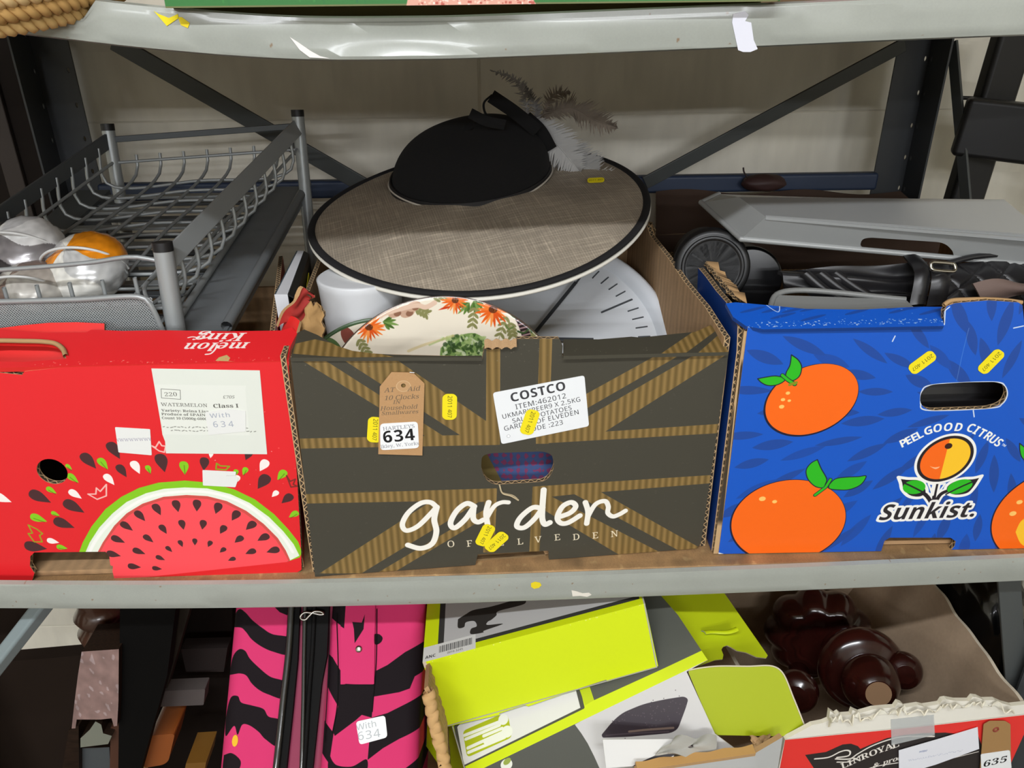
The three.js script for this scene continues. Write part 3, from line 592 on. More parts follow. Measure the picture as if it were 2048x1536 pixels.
  const outline = [...[[8.7, 253.6], [1.2, 0.5]].slice(1), ...[[169.9, -6.5], [172.9, 15], [248.7, 12.9], [249.4, 0.2], [250.9, -7.4], [412.4, 1.3]], ...[[416.8, 7.5], [422.1, 235.8]], ...tab, ...[[98.2, 249], [8.7, 253.6]]];
  for (const p of outline) p[1] = Math.max(p[1], 1);
  const hole = rounded([[180.3, 136.5], [189.5, 138.9], [242.5, 137.2], [251.4, 132.7], [253.9, 118.3], [248.4, 105.5], [241.7, 101.2], [192.1, 101.3], [183.3, 108.3], [179.2, 121.2]], 5);
  const front = onFrame('front_panel', FG, outline, 0.006, GM, potato, { holes: [hole], rect: R });
  mesh('torn_edge', sheet((s, t) => inFrame(FG, ...lerp3([...[186.4, 262], -1], [...[215.1, 261], -1], s).slice(0, 2).map((q, k) => q + (k ? -7.5 * t + 1.2 * Math.sin(s * 21) : 0)), 1 + 2.4 * t), 20, 5, 0.003), [mat(0xc9a06a, 0.95), KRAFT, FLUTE], potato);
  // a torn strip hanging from the hole and the torn paper in the bottom slot
  mesh('torn_strip', tube([inFrame(FG, 197.3, 101.9, 1), inFrame(FG, 200.3, 91.8, 2), inFrame(FG, 208.8, 87.7, 2), inFrame(FG, 216.7, 81.1, 1)], 0.0009, 20, 5), mat(0xc3b18e, 0.9), potato);
  mesh('bottom_tab', cutoutIn(FG, [[169.6, 0], ...torn([172.8, 10.9], [250.2, 6.9], 12, 1.4), [250.4, -7.4]], 0.004, -8), [mat(0x7d6646, 0.9), FLUTE, KRAFT], potato);
  // flange: a dipping left strip and a straighter right strip, both folded inwards
  const G2 = [-6, -12, 440, 80];
  const gtex = print(G2, 3.6, (x) => {
    fillAll(x, G2, DARK);
    for (const q of [[[1, 3.6], [1.2, 19.5], [18.5, 26.3], [92.8, -4.3], [49, -3.6], [25.1, -0.5]], [[343.8, -6.4], [368.8, -5.3], [409.2, 31.3], [408.3, 47.3], [391.1, 34.9]], [[380.5, -5.6], [413.9, -6.6], [421, 15.6], [413.8, 28.1]]]) TANP(x, q);
    speckle(x, [0, -4, 430, 4], 70, ['#8e8a78', '#77735f'], 0.3, 0.8, 0.7);
  });
  const FM = [mat(0xffffff, 0.45, { map: gtex }), DK, KRAFT];
  onFrame('flange', FGF, [[249.7, -7.5], [410.2, -5.8], [410.9, 18.9], [406.5, 41.3], [387.3, 29.5], [366.4, 26.6], [329.7, 21], [321.3, 22.8], [288, 19.1], [253.7, 20]], 0.004, FM, potato, { rect: G2 });
  onFrame('flange', FGF, [[-0.1, -2.9], [88.8, -4.8], [173.5, -7.4], [173.2, -4.6], [141.1, -4.3], [92.7, -0.8], [72.6, 1.9], [54.3, 6.6], [39.7, 14.9], [19.9, 33.6], [6.6, 43.3], [1.1, 37.8]], 0.004, FM, potato, { rect: G2 });
  // sides, back and base
  const gsTop = [[16.7, 251.3], [67.2, 258.3], [136.2, 260.1], [206.9, 266.9], [286.8, 270.4], [308.7, 278.7]];
  onFrame('side_panel', FGS, [[4, 1], [400, 1], [400, 262], [330, 272], ...gsTop.reverse().map((p) => [p[0], Math.min(p[1], 285)]), [4, 250]], 0.006, [mat(0x55503f, 0.6), FLUTE, KRAFT], potato, { off: 0 });
  const gx = FG[1], bk = [FGS[1][0], 0, FGS[1][2]];
  const P = (u, d, y) => [FG[0][0] + gx[0] * u + bk[0] * d, y, FG[0][2] + gx[2] * u + bk[2] * d];
  const side = (a, b, y0, y1, t, mats, name, flare = 0) => mesh(name, sheet((s, q) => { const p = lerp3(a, b, s); return [p[0] + flare * q * s, y0 + (y1 - y0) * q, p[2]]; }, 6, 6, t), mats, potato);
  side(P(0.003, 0.008, 0), P(0.003, 0.4, 0), 0.001, 0.252, 0.005, [KRAFT, mat(0x55503f, 0.6), FLUTE], 'side_panel', 0);
  side(P(0.003, 0.4, 0), P(0.418, 0.4, 0), 0.001, 0.25, 0.005, [KRAFT, KRAFT, FLUTE], 'back_panel');
  mesh('base_panel', sheet((s, q) => P(0.006 + 0.41 * s, 0.008 + 0.39 * q, 0.007), 1, 1, 0.005), KRAFT, potato);
  // ragged kraft flaps sticking up at the left and rear right corners
  const flap = (pts, z, dz, m) => mesh('torn_flap', sheet((s, t) => { const a = lerp3(pts[0], pts[1], s), b = lerp3(pts[3], pts[2], s), q = lerp3(a, b, t); return [q[0] + 0.0016 * Math.sin(t * 14 + s * 4), q[1] + 0.002 * Math.sin(s * 11) * t, q[2] - dz * t + 0.003 * Math.sin(s * 5)]; }, 8, 10, 0.004), m, potato);
  flap([[-0.1858, 0.2486, -0.075], [-0.1613, 0.2434, -0.075], [-0.161, 0.2749, -0.075], [-0.1737, 0.2788, -0.075]], -0.075, 0.012, [mat(0xa98453, 0.9), KRAFT, FLUTE]);
  flap([[0.2213, 0.2298, -0.42], [0.2433, 0.2076, -0.42], [0.2368, 0.2594, -0.42], [0.2292, 0.2595, -0.42]], -0.42, 0.004, [mat(0xb08c5c, 0.9), KRAFT, FLUTE]);
  mesh('inner_ply', sheet((s, t) => { const a = lerp3([0.2297, 0.2192, -0.3], [0.2482, 0.2271, -0.12], s); return [a[0] - 0.004 - 0.012 * t, a[1] - 0.035 * t, a[2]]; }, 8, 3, 0.002), [KRAFT, KRAFT, KRAFT_PLAIN], potato);
  // printed price label
  const LRp = [[192.7, 206.4], [281.2, 219.7], [287.6, 163.5], [200.2, 148.8]], LR = [Math.min(...LRp.map((p) => p[0])), Math.min(...LRp.map((p) => p[1])), Math.max(...LRp.map((p) => p[0])), Math.max(...LRp.map((p) => p[1]))];
  const ltex = print(LR, 11, (x) => {
    fillAll(x, LR, '#eceef0');
    const k = 0.19, t = (s, u, v, sz, o) => text(x, s, u, v, sz, { a: k, col: '#3a3a3e', ...o });
    t('COSTCO', 236.4, 204.9, 13.3, { style: 'bold', sx: 1.05, gap: 2 });
    t('ITEM:462012', 239.2, 194.3, 7.7, { gap: 3, sx: 1.08 });
    t('UKMARKPEER9 X 2.5KG', 239.7, 187, 6.9, { gap: 2, sx: 1.06 });
    t('SALAD POTATOES', 240.4, 179.9, 6.9, { gap: 2, sx: 1.06 });
    t('GARDEN OF ELVEDEN', 240, 173.3, 7.2, { gap: 2, sx: 1.06 });
    t('CODE :223', 243.3, 166.4, 7.2, { gap: 2, sx: 1.06 });
    oval(x, 207.3, 157.6, 1.6, 1.6, 0, '#fbfbfb', '#b9bcc0', 0.5);
  });
  onFrame('price_label', FG, rounded(LRp, 3), 0.0004, [mat(0xffffff, 0.5, { map: ltex }), paper(0xdddddd), paper(0xdddddd)], potato, { rect: LR, off: 0.6 / 1000 }).userData.label = 'white printed store label';
  const PI = Math.PI;
  for (const [u, v, a, off] of [[150.9, 193.8, -PI/2-0.06, 0.8], [228.3, 172.1, -PI/2-0.3, 1.2], [78.1, 173.5, -PI/2-0.14, 0.8], [181.4, 39.5, -PI/2-0.42, 0.8], [193.1, 30.3, -PI/2-0.78, 1.3]]) lotSticker(FG, u, v, a, potato, off);
  settle(potato);
}
function cutoutIn(f, pts, t, off) { const g = cutout(pts, t, { off: off / 1000 }); g.applyMatrix4(frameMatrix(f)); return g; }
// parcel tag stapled to the box front
{
  const t = thing('parcel_tag', 'brown parcel tag with white lot number 634 hanging on the dark box', 'tag');
  const pts = [[98.7, 234.6], [118.6, 233], [128.5, 221], [121.8, 142.5], [79.3, 147], [86.8, 220.3]], R = [Math.min(...pts.map((p) => p[0])), Math.min(...pts.map((p) => p[1])), Math.max(...pts.map((p) => p[0])), Math.max(...pts.map((p) => p[1]))];
  const tex = print(R, 10, (x) => {
    fillAll(x, R, '#b98f62');
    speckle(x, R, 500, ['#c09a6c', '#ae8558'], 0.3, 1, 0.6);
    oval(x, 108.7, 219.4, 6.5, 5.6, 0, '#bf976b', '#cfae84', 0.6);
    const pen = (s, u, v, sz) => text(x, s, u, v, sz, { col: '#6a5a48', style: 'italic', font: 'serif', sx: 1.15 });
    pen('AT      Aid', 107, 216.3, 6.5); pen('10 Clocks', 105.8, 208, 6.5); pen('IN', 100.9, 203.1, 5.5); pen('Household', 102.5, 197.1, 6); pen('Smallwares', 103.2, 191.8, 5.5);
  });
  const hole = ellipse(108.7, 220.1, 2.2, 2.2, 0, 14);
  onFrame('card', FG, pts, 0.0006, [mat(0xffffff, 0.85, { map: tex }), paper(0xa67e54), paper(0xb08a5e)], t, { holes: [hole], rect: R, off: 2.4 / 1000 });
  const sp = [[83.8, 180.9], [119.7, 180.9], [119.2, 151.5], [81.8, 151.6]], SR = [Math.min(...sp.map((p) => p[0])), Math.min(...sp.map((p) => p[1])), Math.max(...sp.map((p) => p[0])), Math.max(...sp.map((p) => p[1]))];
  const st = print(SR, 14, (x) => {
    fillAll(x, SR, '#f2f3f4');
    text(x, 'HARTLEYS', 101.2, 175.8, 5.4, { font: 'serif', col: '#84848c', a: 0.04, sx: 1.1 });
    text(x, '634', 101, 166.6, 18, { style: 'bold', col: '#141416', a: 0.04, gap: 6, sx: 0.98 });
    text(x, 'Ilkley, W. Yorks.', 100.7, 156.2, 5, { font: 'serif', col: '#84848c', a: 0.04, sx: 1.05 });
  });
  onFrame('number_sticker', FG, rounded(sp, 4), 0.0004, [mat(0xffffff, 0.45, { map: st }), paper(0xe8e8e8), paper(0xe8e8e8)], t, { rect: SR, off: 2.9 / 1000 }).userData.label = 'white sticker with the number 634';
  mesh('staple', tube([inFrame(FG, 115.4, 233.7, 3), inFrame(FG, 119.8, 233, 3)], 0.0006, 2, 6), mat(0xc8c8c8, 0.3, { metalness: 0.8 }), t);
  settle(t);
}

// ---------------------------------------------------------------- things in the potato box
const FHAT = [[-0.0045, 0.3105, -0.322], [0.9969, 0.0785, 0], [-0.0134, 0.1706, -0.9853]], FCL = [[0.0385, 0.1717, -0.235], [1, 0, 0], [0, 0.5, -0.866]], FPL = [[-0.0479, 0.2211, -0.105], [1, 0, 0], [0, 0.9659, -0.2588]];
{
  // wide-brimmed hat
  const t = thing('wide_brim_hat', 'wide beige woven hat with black crown and grey feathers lying on the dark box', 'hat');
  const weave = grain(1024, 1024, (u, v) => {
    const x = u - 0.5, y = v - 0.5, w = Math.sin((x + y * 0.2) * 900) * 0.05 + Math.sin((y - x * 0.25) * 860) * 0.05, slub = Math.max(0, NOISE.noise(x * 8 + y * 3, (y - x * 0.25) * 190, 1)) * 0.5 + Math.max(0, NOISE.noise((x + y * 0.2) * 190, y * 8, 6)) * 0.34;
    const k = 0.9 + w + slub * 0.55 + 0.1 * fbm(u * 5, v * 5, 3) + 0.1 * (rnd() - 0.5);
    return [164 * k, 152 * k, 134 * k];
  });
  const BR = 0.207, disc = (r0, r1, hOf, th, n = 72, m = 14) => sheet((s, q) => { const a = s * Math.PI * 2, r = r0 + (r1 - r0) * (1 - q); return inFrame(FHAT, r * Math.cos(a) * 1000, r * Math.sin(a) * 1000, hOf(r, a) * 1000); }, n, m, th);
  const hOf = (r, a) => 0.016 * Math.cos(Math.min(1, r / BR) * Math.PI * 0.5) + 0.004 * Math.sin(a * 2 + 0.7) * (r / BR) ** 2 - 0.002 * Math.sin(3 * a);
  const bg = disc(0.001, BR, hOf, 0.0015);
  { const p = bg.attributes.position, inv = frameMatrix(FHAT).invert(), v = new Vec(), uv = []; for (let i = 0; i < p.count; i++) { v.fromBufferAttribute(p, i).applyMatrix4(inv); uv.push(v.x / 0.42 + 0.5, v.y / 0.42 + 0.5); } bg.setAttribute('uv', new THREE.Float32BufferAttribute(uv, 2)); }
  mesh('brim', bg, mat(0xffffff, 0.62, { map: weave, sheen: 0.3, sheenRoughness: 0.5 }), t);
  const ring = (r, dh, rx, ry, m, name) => {
    const g = sheet((s, q) => { const a = s * Math.PI * 2, b = -q * Math.PI * 2, R = r + rx * Math.cos(b); return inFrame(FHAT, R * Math.cos(a) * 1000, R * Math.sin(a) * 1000, (hOf(r, a) + dh + ry * Math.sin(b)) * 1000); }, 110, 10, 0.0002);
    return mesh(name, g, m, t);
  };
  ring(BR - 0.002, 0.0, 0.0045, 0.0026, mat(0x111012, 0.85), 'brim_trim');
  ring(BR - 0.0025, -0.0055, 0.0055, 0.0026, mat(0xdad6ca, 0.6), 'underbrim_edge').userData.label = 'cream underside edge of the brim';
  // crown: lopsided dome set back on the brim
  const felt = mat(0xffffff, 1, { map: grain(128, 128, () => { const k = rr(0.6, 1.4); return [8 * k, 7 * k, 8 * k]; }) });
  const cx = -0.008, cy = 0.076, cr = 0.104, H = 0.069;
  const dome = (k, h0) => sheet((s, q) => { const a = s * Math.PI * 2, ph = q * Math.PI * 0.5, R = cr * Math.cos(ph) ** 0.62 * (1 + 0.012 * Math.sin(3 * a)); return inFrame(FHAT, (cx + R * Math.cos(a) + 0.012 * q) * 1000 , (cy + R * 0.97 * Math.sin(a)) * 1000, (h0 + H * Math.sin(ph) * (1 + 0.05 * Math.cos(a - 0.6))) * 1000 ); }, 72, 26, 0.002);
  mesh('crown', dome(1, 0.008), felt, t);
  mesh('crown_band', sheet((s, q) => { const a = s * Math.PI * 2, R = cr + 0.0022 - 0.001 * q; return inFrame(FHAT, (cx + R * Math.cos(a)) * 1000, (cy + R * 0.97 * Math.sin(a)) * 1000, 4 + 15 * q); }, 80, 3, 0.002), mat(0x1b1a1c, 0.55), t);
  mesh('crown_piping', tube(Array.from({ length: 40 }, (_, i) => { const a = (i / 40) * Math.PI * 2; return inFrame(FHAT, (cx + (cr + 0.003) * Math.cos(a)) * 1000, (cy + (cr + 0.003) * 0.97 * Math.sin(a)) * 1000, hOf(0.1, a) * 1000 + 1.5); }), 0.0012, 160, 6, true), mat(0xb9b2a6, 0.6), t);
  // looped black ribbon and quills
  const strip = (pts, w, m, name) => mesh(name, sheet((s, q) => { const c = new THREE.CatmullRomCurve3(pts.map(V3)), p = c.getPoint(q), d = c.getTangent(q), sd = new Vec(d.y, -d.x, 0.25).normalize(); return [p.x + sd.x * w * (s - 0.5), p.y + sd.y * w * (s - 0.5), p.z + sd.z * w * (s - 0.5) + 0.003 * Math.sin(s * 3)]; }, 4, 18, 0.0012), m, t);
  strip([[0.0704, 0.3953, -0.36], [0.0428, 0.4176, -0.36], [0.0138, 0.437, -0.36]], 0.017, felt, 'ribbon_loop');
  strip([[0.0297, 0.406, -0.34], [0.0069, 0.4124, -0.33], [-0.0118, 0.4217, -0.33]], 0.013, felt, 'ribbon_loop');
  mesh('ribbon_wire', tube([[0.0151, 0.4382, -0.36], [0.0051, 0.4297, -0.355], [0.0061, 0.4194, -0.35], [0.0131, 0.4125, -0.345]], 0.0014, 30, 6), felt, t);
  strip([[0.0887, 0.3669, -0.39], [0.0737, 0.3922, -0.38], [0.0555, 0.4096, -0.37]], 0.02, felt, 'ribbon_loop');
  // feathers: a shaft with separate barbs on both sides
  const feather = (pts, w, col, n, fray, name = 'feather') => {
    const c = new THREE.CatmullRomCurve3(pts.map(V3)), gs = [tube(pts, 0.0007, 24, 5)];
    for (let i = 1; i < n; i++) {
      const q = i / n, p = c.getPoint(q), d = c.getTangent(q), sd = new Vec(-d.y, d.x, 0.15).normalize();
      const L = w * Math.sin(Math.PI * Math.min(1, 0.12 + q * 0.9)) ** 0.7;
      for (const s of [-1, 1]) {
        if (rnd() < fray * 0.35) continue;
        const l = L * rr(1 - fray, 1), tip = p.clone().addScaledVector(sd, s * l).addScaledVector(d, l * rr(0.5, 0.9)), b = p.clone().addScaledVector(d, w * 0.2);
        tip.z += rr(-0.004, 0.004) + 0.004;
        const midp = p.clone().lerp(tip, 0.55).addScaledVector(d, 0.0012 + w * 0.04);
        const g = new THREE.BufferGeometry();
        g.setAttribute('position', new THREE.Float32BufferAttribute([...p.toArray(), ...b.toArray(), ...midp.toArray(), ...tip.toArray()], 3));
        g.setAttribute('uv', new THREE.Float32BufferAttribute([0, 0, 0, 1, 0.6, 0.5, 1, 0.5], 2));
        g.setIndex([0, 2, 1, 1, 2, 3, 0, 3, 2]); g.computeVertexNormals(); gs.push(g.toNonIndexed());
      }
    }
    const strip2 = gs.map((g) => { const k = g.index ? g.toNonIndexed() : g; for (const a of Object.keys(k.attributes)) if (!['position', 'normal', 'uv'].includes(a)) k.deleteAttribute(a); return k; });
    return mesh(name, mergeGeometries(strip2), mat(col, 0.85, { transmission: 0.15, thickness: 0, sheen: 0.4, side: THREE.DoubleSide }), t);
  };
  feather([[0.0584, 0.4042, -0.4], [0.0959, 0.3745, -0.4], [0.1283, 0.3377, -0.39]], 0.03, 0xb9b8b6, 90, 0.25);
  feather([[0.08, 0.3927, -0.405], [0.1224, 0.3551, -0.4], [0.1519, 0.3363, -0.395]], 0.03, 0xa6a5a3, 80, 0.3);
  feather([[0.097, 0.3633, -0.41], [0.1426, 0.3387, -0.4], [0.1799, 0.3271, -0.39]], 0.022, 0xb4b1ac, 60, 0.6);
  feather([[0.0641, 0.3953, -0.41], [0.0577, 0.426, -0.41], [0.0452, 0.4501, -0.41], [0.0139, 0.4622, -0.41]], 0.012, 0x9b9895, 60, 0.8);
  feather([[0.0745, 0.3937, -0.42], [0.0699, 0.4216, -0.42], [0.0583, 0.4418, -0.42]], 0.014, 0x8d8a88, 50, 0.8);
  feather([[0.0792, 0.4002, -0.44], [0.1187, 0.4122, -0.44], [0.1524, 0.3959, -0.44], [0.183, 0.3852, -0.44]], 0.024, 0x85796c, 90, 0.6);
  feather([[0.0785, 0.3984, -0.43], [0.0978, 0.4292, -0.43], [0.1172, 0.432, -0.43]], 0.014, 0x85796c, 46, 0.8);
  lotSticker([[0, 0, 0], [1, 0, 0], [0, 1, 0]], 0, 0, 0, t).visible = true;
  { const s = t.children[t.children.length - 1]; const m = frameMatrix(FHAT).multiply(new THREE.Matrix4().makeTranslation(0.1486, 0.0214, 0.0125)).multiply(new THREE.Matrix4().makeRotationZ(-0.12)).multiply(new THREE.Matrix4().makeRotationX(0.12)); m.decompose(s.position, s.quaternion, s.scale); s.scale.set(0.75, 0.85, 1); }
  settle(t);
}
{
  // wall clock leaning back
  const t = thing('round_clock', 'large round white wall clock with thin grey hour strokes lying in the dark box', 'clock');
  const cu = 16, cv = -9, WHT = mat(0xdfe3e8, 0.35, { clearcoat: 0.3 });
  const lathe = (pts) => new THREE.LatheGeometry(pts.map((p) => new THREE.Vector2(p[0], p[1])), 96).rotateX(Math.PI / 2);
  const put = (name, g, m, parent = t) => { const o = mesh(name, g, m, parent); const M = frameMatrix(FCL).multiply(new THREE.Matrix4().makeTranslation(cu / 1000, cv / 1000, 0)); M.decompose(o.position, o.quaternion, o.scale); return o; };
  put('rim', lathe([[0.154, 0.0], [0.158, 0.008], [0.163, 0.0125], [0.169, 0.0135], [0.1735, 0.011], [0.1755, 0.005], [0.175, -0.018], [0.168, -0.024], [0.0, -0.024]]), WHT);
  const face = put('face', new THREE.CylinderGeometry(0.1545, 0.1545, 0.003, 96).rotateX(Math.PI / 2), mat(0xe2e6ea, 0.3));
  const tick = (a, r0, r1, w, h = 0.0022) => { const g = box(r0, r1, -w / 2, w / 2, 0.0015, h + 0.0006).rotateZ(a); return mesh('tick', g, mat(0x4c5054, 0.5), face); };
  for (let i = 0; i < 60; i++) { const a = (i / 60) * Math.PI * 2 - 0.07; tick(a, i % 5 ? 0.131 : 0.1, 0.146, i % 5 ? 0.0012 : 0.002); }
  const hand = (a, r0, r1, w, z) => put('hand', box(r0, r1, -w / 2, w / 2, z, z + 0.0012, 0.0004).rotateZ(a), mat(0x3d4043, 0.5));
  hand(0.95, -0.03, 0.105, 0.0045, 0.012); hand(-0.05, -0.02, 0.075, 0.0045, 0.0095);
  put('hand_boss', new THREE.CylinderGeometry(0.006, 0.006, 0.004, 20).rotateX(Math.PI / 2).translate(0, 0, 0.0105), mat(0x3d4043, 0.5));
  settle(t);
}
{
  // decorated plates
  const flowerTex = (R, full) => print([-R, -R, R, R], 1024 / (2 * R), (x) => {
    fillAll(x, [-R, -R, R, R], '#efe6d2');
    if (!full) { for (let r = 0; r < 26; r++) { const a = r * 0.55; oval(x, (R - 14) * Math.cos(a), (R - 14) * Math.sin(a), 12, 7, a, ['#8a4b3f', '#5f7a4a', '#a9795a'][r % 3]); } oval(x, 0, 0, R - 2, R - 2, 0, null, '#3f5a38', 4); return; }
    const leafy = (u, v, a, L, n, col) => { for (let i = 0; i < n; i++) { const p = [u + (i / n) * L * Math.cos(a), v + (i / n) * L * Math.sin(a)]; for (const s of [-1, 1]) oval(x, p[0] + 3 * Math.cos(a + s), p[1] + 3 * Math.sin(a + s), 4, 1.6, a + s * 0.8, col); } line(x, [[u, v], [u + L * Math.cos(a), v + L * Math.sin(a)]], col, 0.6, false); };
    const flower = (u, v, r) => {
      for (let k = 0; k < 22; k++) { const a = k * 2.399, q = r * rr(0.8, 1.08); blob(x, [[u, v], [u + q * 0.5 * Math.cos(a - 0.16), v + q * 0.5 * Math.sin(a - 0.16)], [u + q * Math.cos(a), v + q * Math.sin(a)], [u + q * 0.5 * Math.cos(a + 0.16), v + q * 0.5 * Math.sin(a + 0.16)]], ['#e8641e', '#f07c30', '#d9531a', '#f39146'][k % 4]); }
      oval(x, u, v, r * 0.24, r * 0.2, 0, '#6a3418'); speckle(x, [u - 2, v - 2, u + 2, v + 2], 12, ['#c9761e', '#3f1d10'], 0.4, 0.8);
    };
    const big = (u, v, a) => { for (let k = -2; k < 3; k++) { const b = a + k * 0.34; blob(x, [[u, v], [u + 8 * Math.cos(b - 0.2), v + 8 * Math.sin(b - 0.2)], [u + (17 - Math.abs(k) * 3) * Math.cos(b), v + (17 - Math.abs(k) * 3) * Math.sin(b)], [u + 8 * Math.cos(b + 0.2), v + 8 * Math.sin(b + 0.2)]], ['#5d7f38', '#48692c', '#7a9a50'][(k + 2) % 3]); } };
    const F = (px) => px;
    for (const [u, v, a] of [[-58.3, 25.8, -0.25], [32.1, 43.3, -2.4], [36.8, 46.3, -1.2]]) big(u, v, a);
    for (const [u, v, a, L] of [[-83.5, 6.7, -1.1, 18], [36.6, 36.9, -1.7, 22], [69.2, 26.8, -1.9, 24], [73.8, 20.3, -1.4, 16], [-3.6, 48.8, 0.3, 18], [-22.7, 38.3, -0.5, 14], [92.6, 13.6, -1.2, 14]]) leafy(u, v, a, L, 4, '#8a8a58');
    for (const [u, v] of [[-32.2, 34.6], [-25.7, 40.7], [-44.6, 34.9]]) { oval(x, u, v, 8, 5, 0.4, '#c9a58c'); oval(x, u + 2, v - 1, 4, 3, 0.4, '#8f6650'); }
    line(x, [[-3.8, 44.1], [-13.3, 39.6], [-24.1, 41.5], [-52.4, 35.1], [-60.3, 31.4]], '#e2c3ac', 5);
    for (const [u, v, r] of [[-72.6, 20.3, 17], [17.3, 46, 15], [56.1, 35.7, 19]]) flower(u, v, r);
    blob(x, [[-0.9, 36.2], [5.4, 39.2], [11.7, 39.9], [8.5, 37.6]], '#c9401e');
    line(x, [[82.6, 28], [85.7, 21.6], [87.9, 15.3], [90.2, 7.3]], '#2c2224', 9);
    for (const [u, v] of [[84.1, 24.5], [86.1, 20], [87.6, 16.1], [88.8, 12.1], [90, 8.5]]) line(x, [[u - 4, v - 1], [u + 4, v + 1]], '#a98a8c', 1.6, false);
    line(x, [[71.8, 35.3], [76.3, 28.2], [81.8, 26.5], [78.8, 32.8]], '#3f5a34', 1.4); line(x, [[69.1, 18.9], [72.1, 14.8], [76.9, 17.1]], '#5d7a40', 1.2); line(x, [[81.5, 12.2], [87.8, 10.5], [94.2, 15.1], [95.7, 11.1]], '#3f5a34', 2);
    // gourd at the middle
    blob(x, [[-0.1, -4.9], [7.2, 1.3], [16.8, 7.4], [32.7, 11], [42, 8.1], [45.8, 2], [44.4, -22], [15.7, -27.7], [0.2, -17.7]], '#7fa05a');
    for (let k = 0; k < 240; k++) { const p = [23.5, -4.7]; x.globalAlpha = 0.75; oval(x, p[0] + rr(-22, 24), p[1] + rr(-34, 13), rr(1, 4), rr(1, 2.6), rr(0, 3), ['#3d5e2e', '#dfe8c4', '#2f4a28', '#a9c07c'][k % 4]); } x.globalAlpha = 1;
    x.globalAlpha = 0.6; line(x, [[-34, -7.2], [-18.1, -1.2], [-2.2, 3.1], [13.7, 8.3]], '#d9c58a', 3); line(x, [[-11.8, -1.4], [1, 3.9], [10.5, 6.8]], '#a9bf7a', 2); x.globalAlpha = 1;
    oval(x, ...plateC, R0 - 0.6, R0 - 0.6, 0, null, '#4a3a30', 1.5);
  });
  const plateC = [4, -84], R0 = 135;
  const plateGeo = (r) => {
    const prof = [[0, -0.001], [r * 0.62, 0], [r * 0.7, 0.004], [r * 0.78, 0.0075], [r * 0.97, 0.011], [r, 0.0115], [r * 1.0, 0.009], [r * 0.8, 0.0035], [r * 0.66, -0.004], [0, -0.005]];
    return new THREE.LatheGeometry(prof.map((p) => new THREE.Vector2(p[0], p[1] - 0.0115)), 96).rotateX(Math.PI / 2);
  };
  const planarUV = (g, f) => { const p = g.attributes.position, uv = []; for (let i = 0; i < p.count; i++) uv.push(...f(p.getX(i), p.getY(i))); g.setAttribute('uv', new THREE.Float32BufferAttribute(uv, 2)); return g; };
  const tex = flowerTex(230, true);
  const t = thing('dinner_plate', 'cream dinner plate with orange flowers round its rim standing in the dark box', 'plate');
  const o = mesh('plate', planarUV(plateGeo(0.135), (a, b) => [(a * 1000 + plateC[0] + 230) / 460, (b * 1000 + plateC[1] + 230) / 460]), mat(0xffffff, 0.22, { map: tex, clearcoat: 0.4 }), t);
  frameMatrix(FPL).multiply(new THREE.Matrix4().makeTranslation(plateC[0] / 1000, plateC[1] / 1000, 0)).decompose(o.position, o.quaternion, o.scale);
  settle(t);
  const t2 = thing('dinner_plate', 'plate with a dark red and green rim, peeping out left of the cream flowered plate', 'plate');
  const o2 = mesh('plate', planarUV(plateGeo(0.1), (a, b) => [(a + 0.1) / 0.2, (b + 0.1) / 0.2]), mat(0xffffff, 0.25, { map: flowerTex(100, false) }), t2);
  o2.position.set(...inFrame(FPL, -64.9, -72.3, -22)); o2.quaternion.copy(o.quaternion);
  settle(t2);
}
{
  const t = thing('white_pot', 'plain white round pot under the left of the hat brim, in the dark box', 'pot');
  const c = [-0.1378, 0.2651, -0.19], y1 = 0.272, prof = [[0, 0.0], [0.032, 0], [0.035, 0.002], [0.046, y1 - 0.095], [0.047, y1 - 0.088], [0.044, y1 - 0.086], [0.02, y1 - 0.0855], [0, y1 - 0.0855]];
  mesh('body', new THREE.LatheGeometry(prof.map((p) => new THREE.Vector2(p[0], p[1] + 0.085)), 48).translate(c[0], 0, c[2]), mat(0xd9dbdd, 0.35), t);
  settle(t);
}
{
  // checked cloth seen through the hand hole
  const t = thing('checked_cloth', 'folded blue and red checked cloth seen through the hand hole of the dark box', 'cloth');
  const tx = grain(256, 256, (u, v) => { const p = Math.sin((u + v) * 60) * Math.sin((u - v) * 60) + 0.5 * fbm(u * 20, v * 20, 2), s = u + v * 0.5; return s < 0.52 ? [40 + 30 * p, 96, 92] : s < 0.62 ? [112, 96, 52] : p + 0.9 * NOISE.noise(u * 50, v * 18, 4) > 0.25 ? [122, 54, 92] : [62, 80, 126]; });
  const c = inFrame(FG, 215.8, 121.1, -34);
  for (let k = 0; k < 3; k++) mesh('fold', sheet((s, q) => [c[0] - 0.07 + 0.15 * s, 0.01 + (c[1] + 0.03 - k * 0.006) * q, c[2] + 0.012 - 0.008 * k - 0.03 * q * q - 0.03 * Math.max(0, q - 0.85) + 0.003 * Math.sin(s * 9 + q * 4 + k)], 24, 24, 0.003), mat(0xffffff, 0.95, { map: tx }), t);
  settle(t);
}

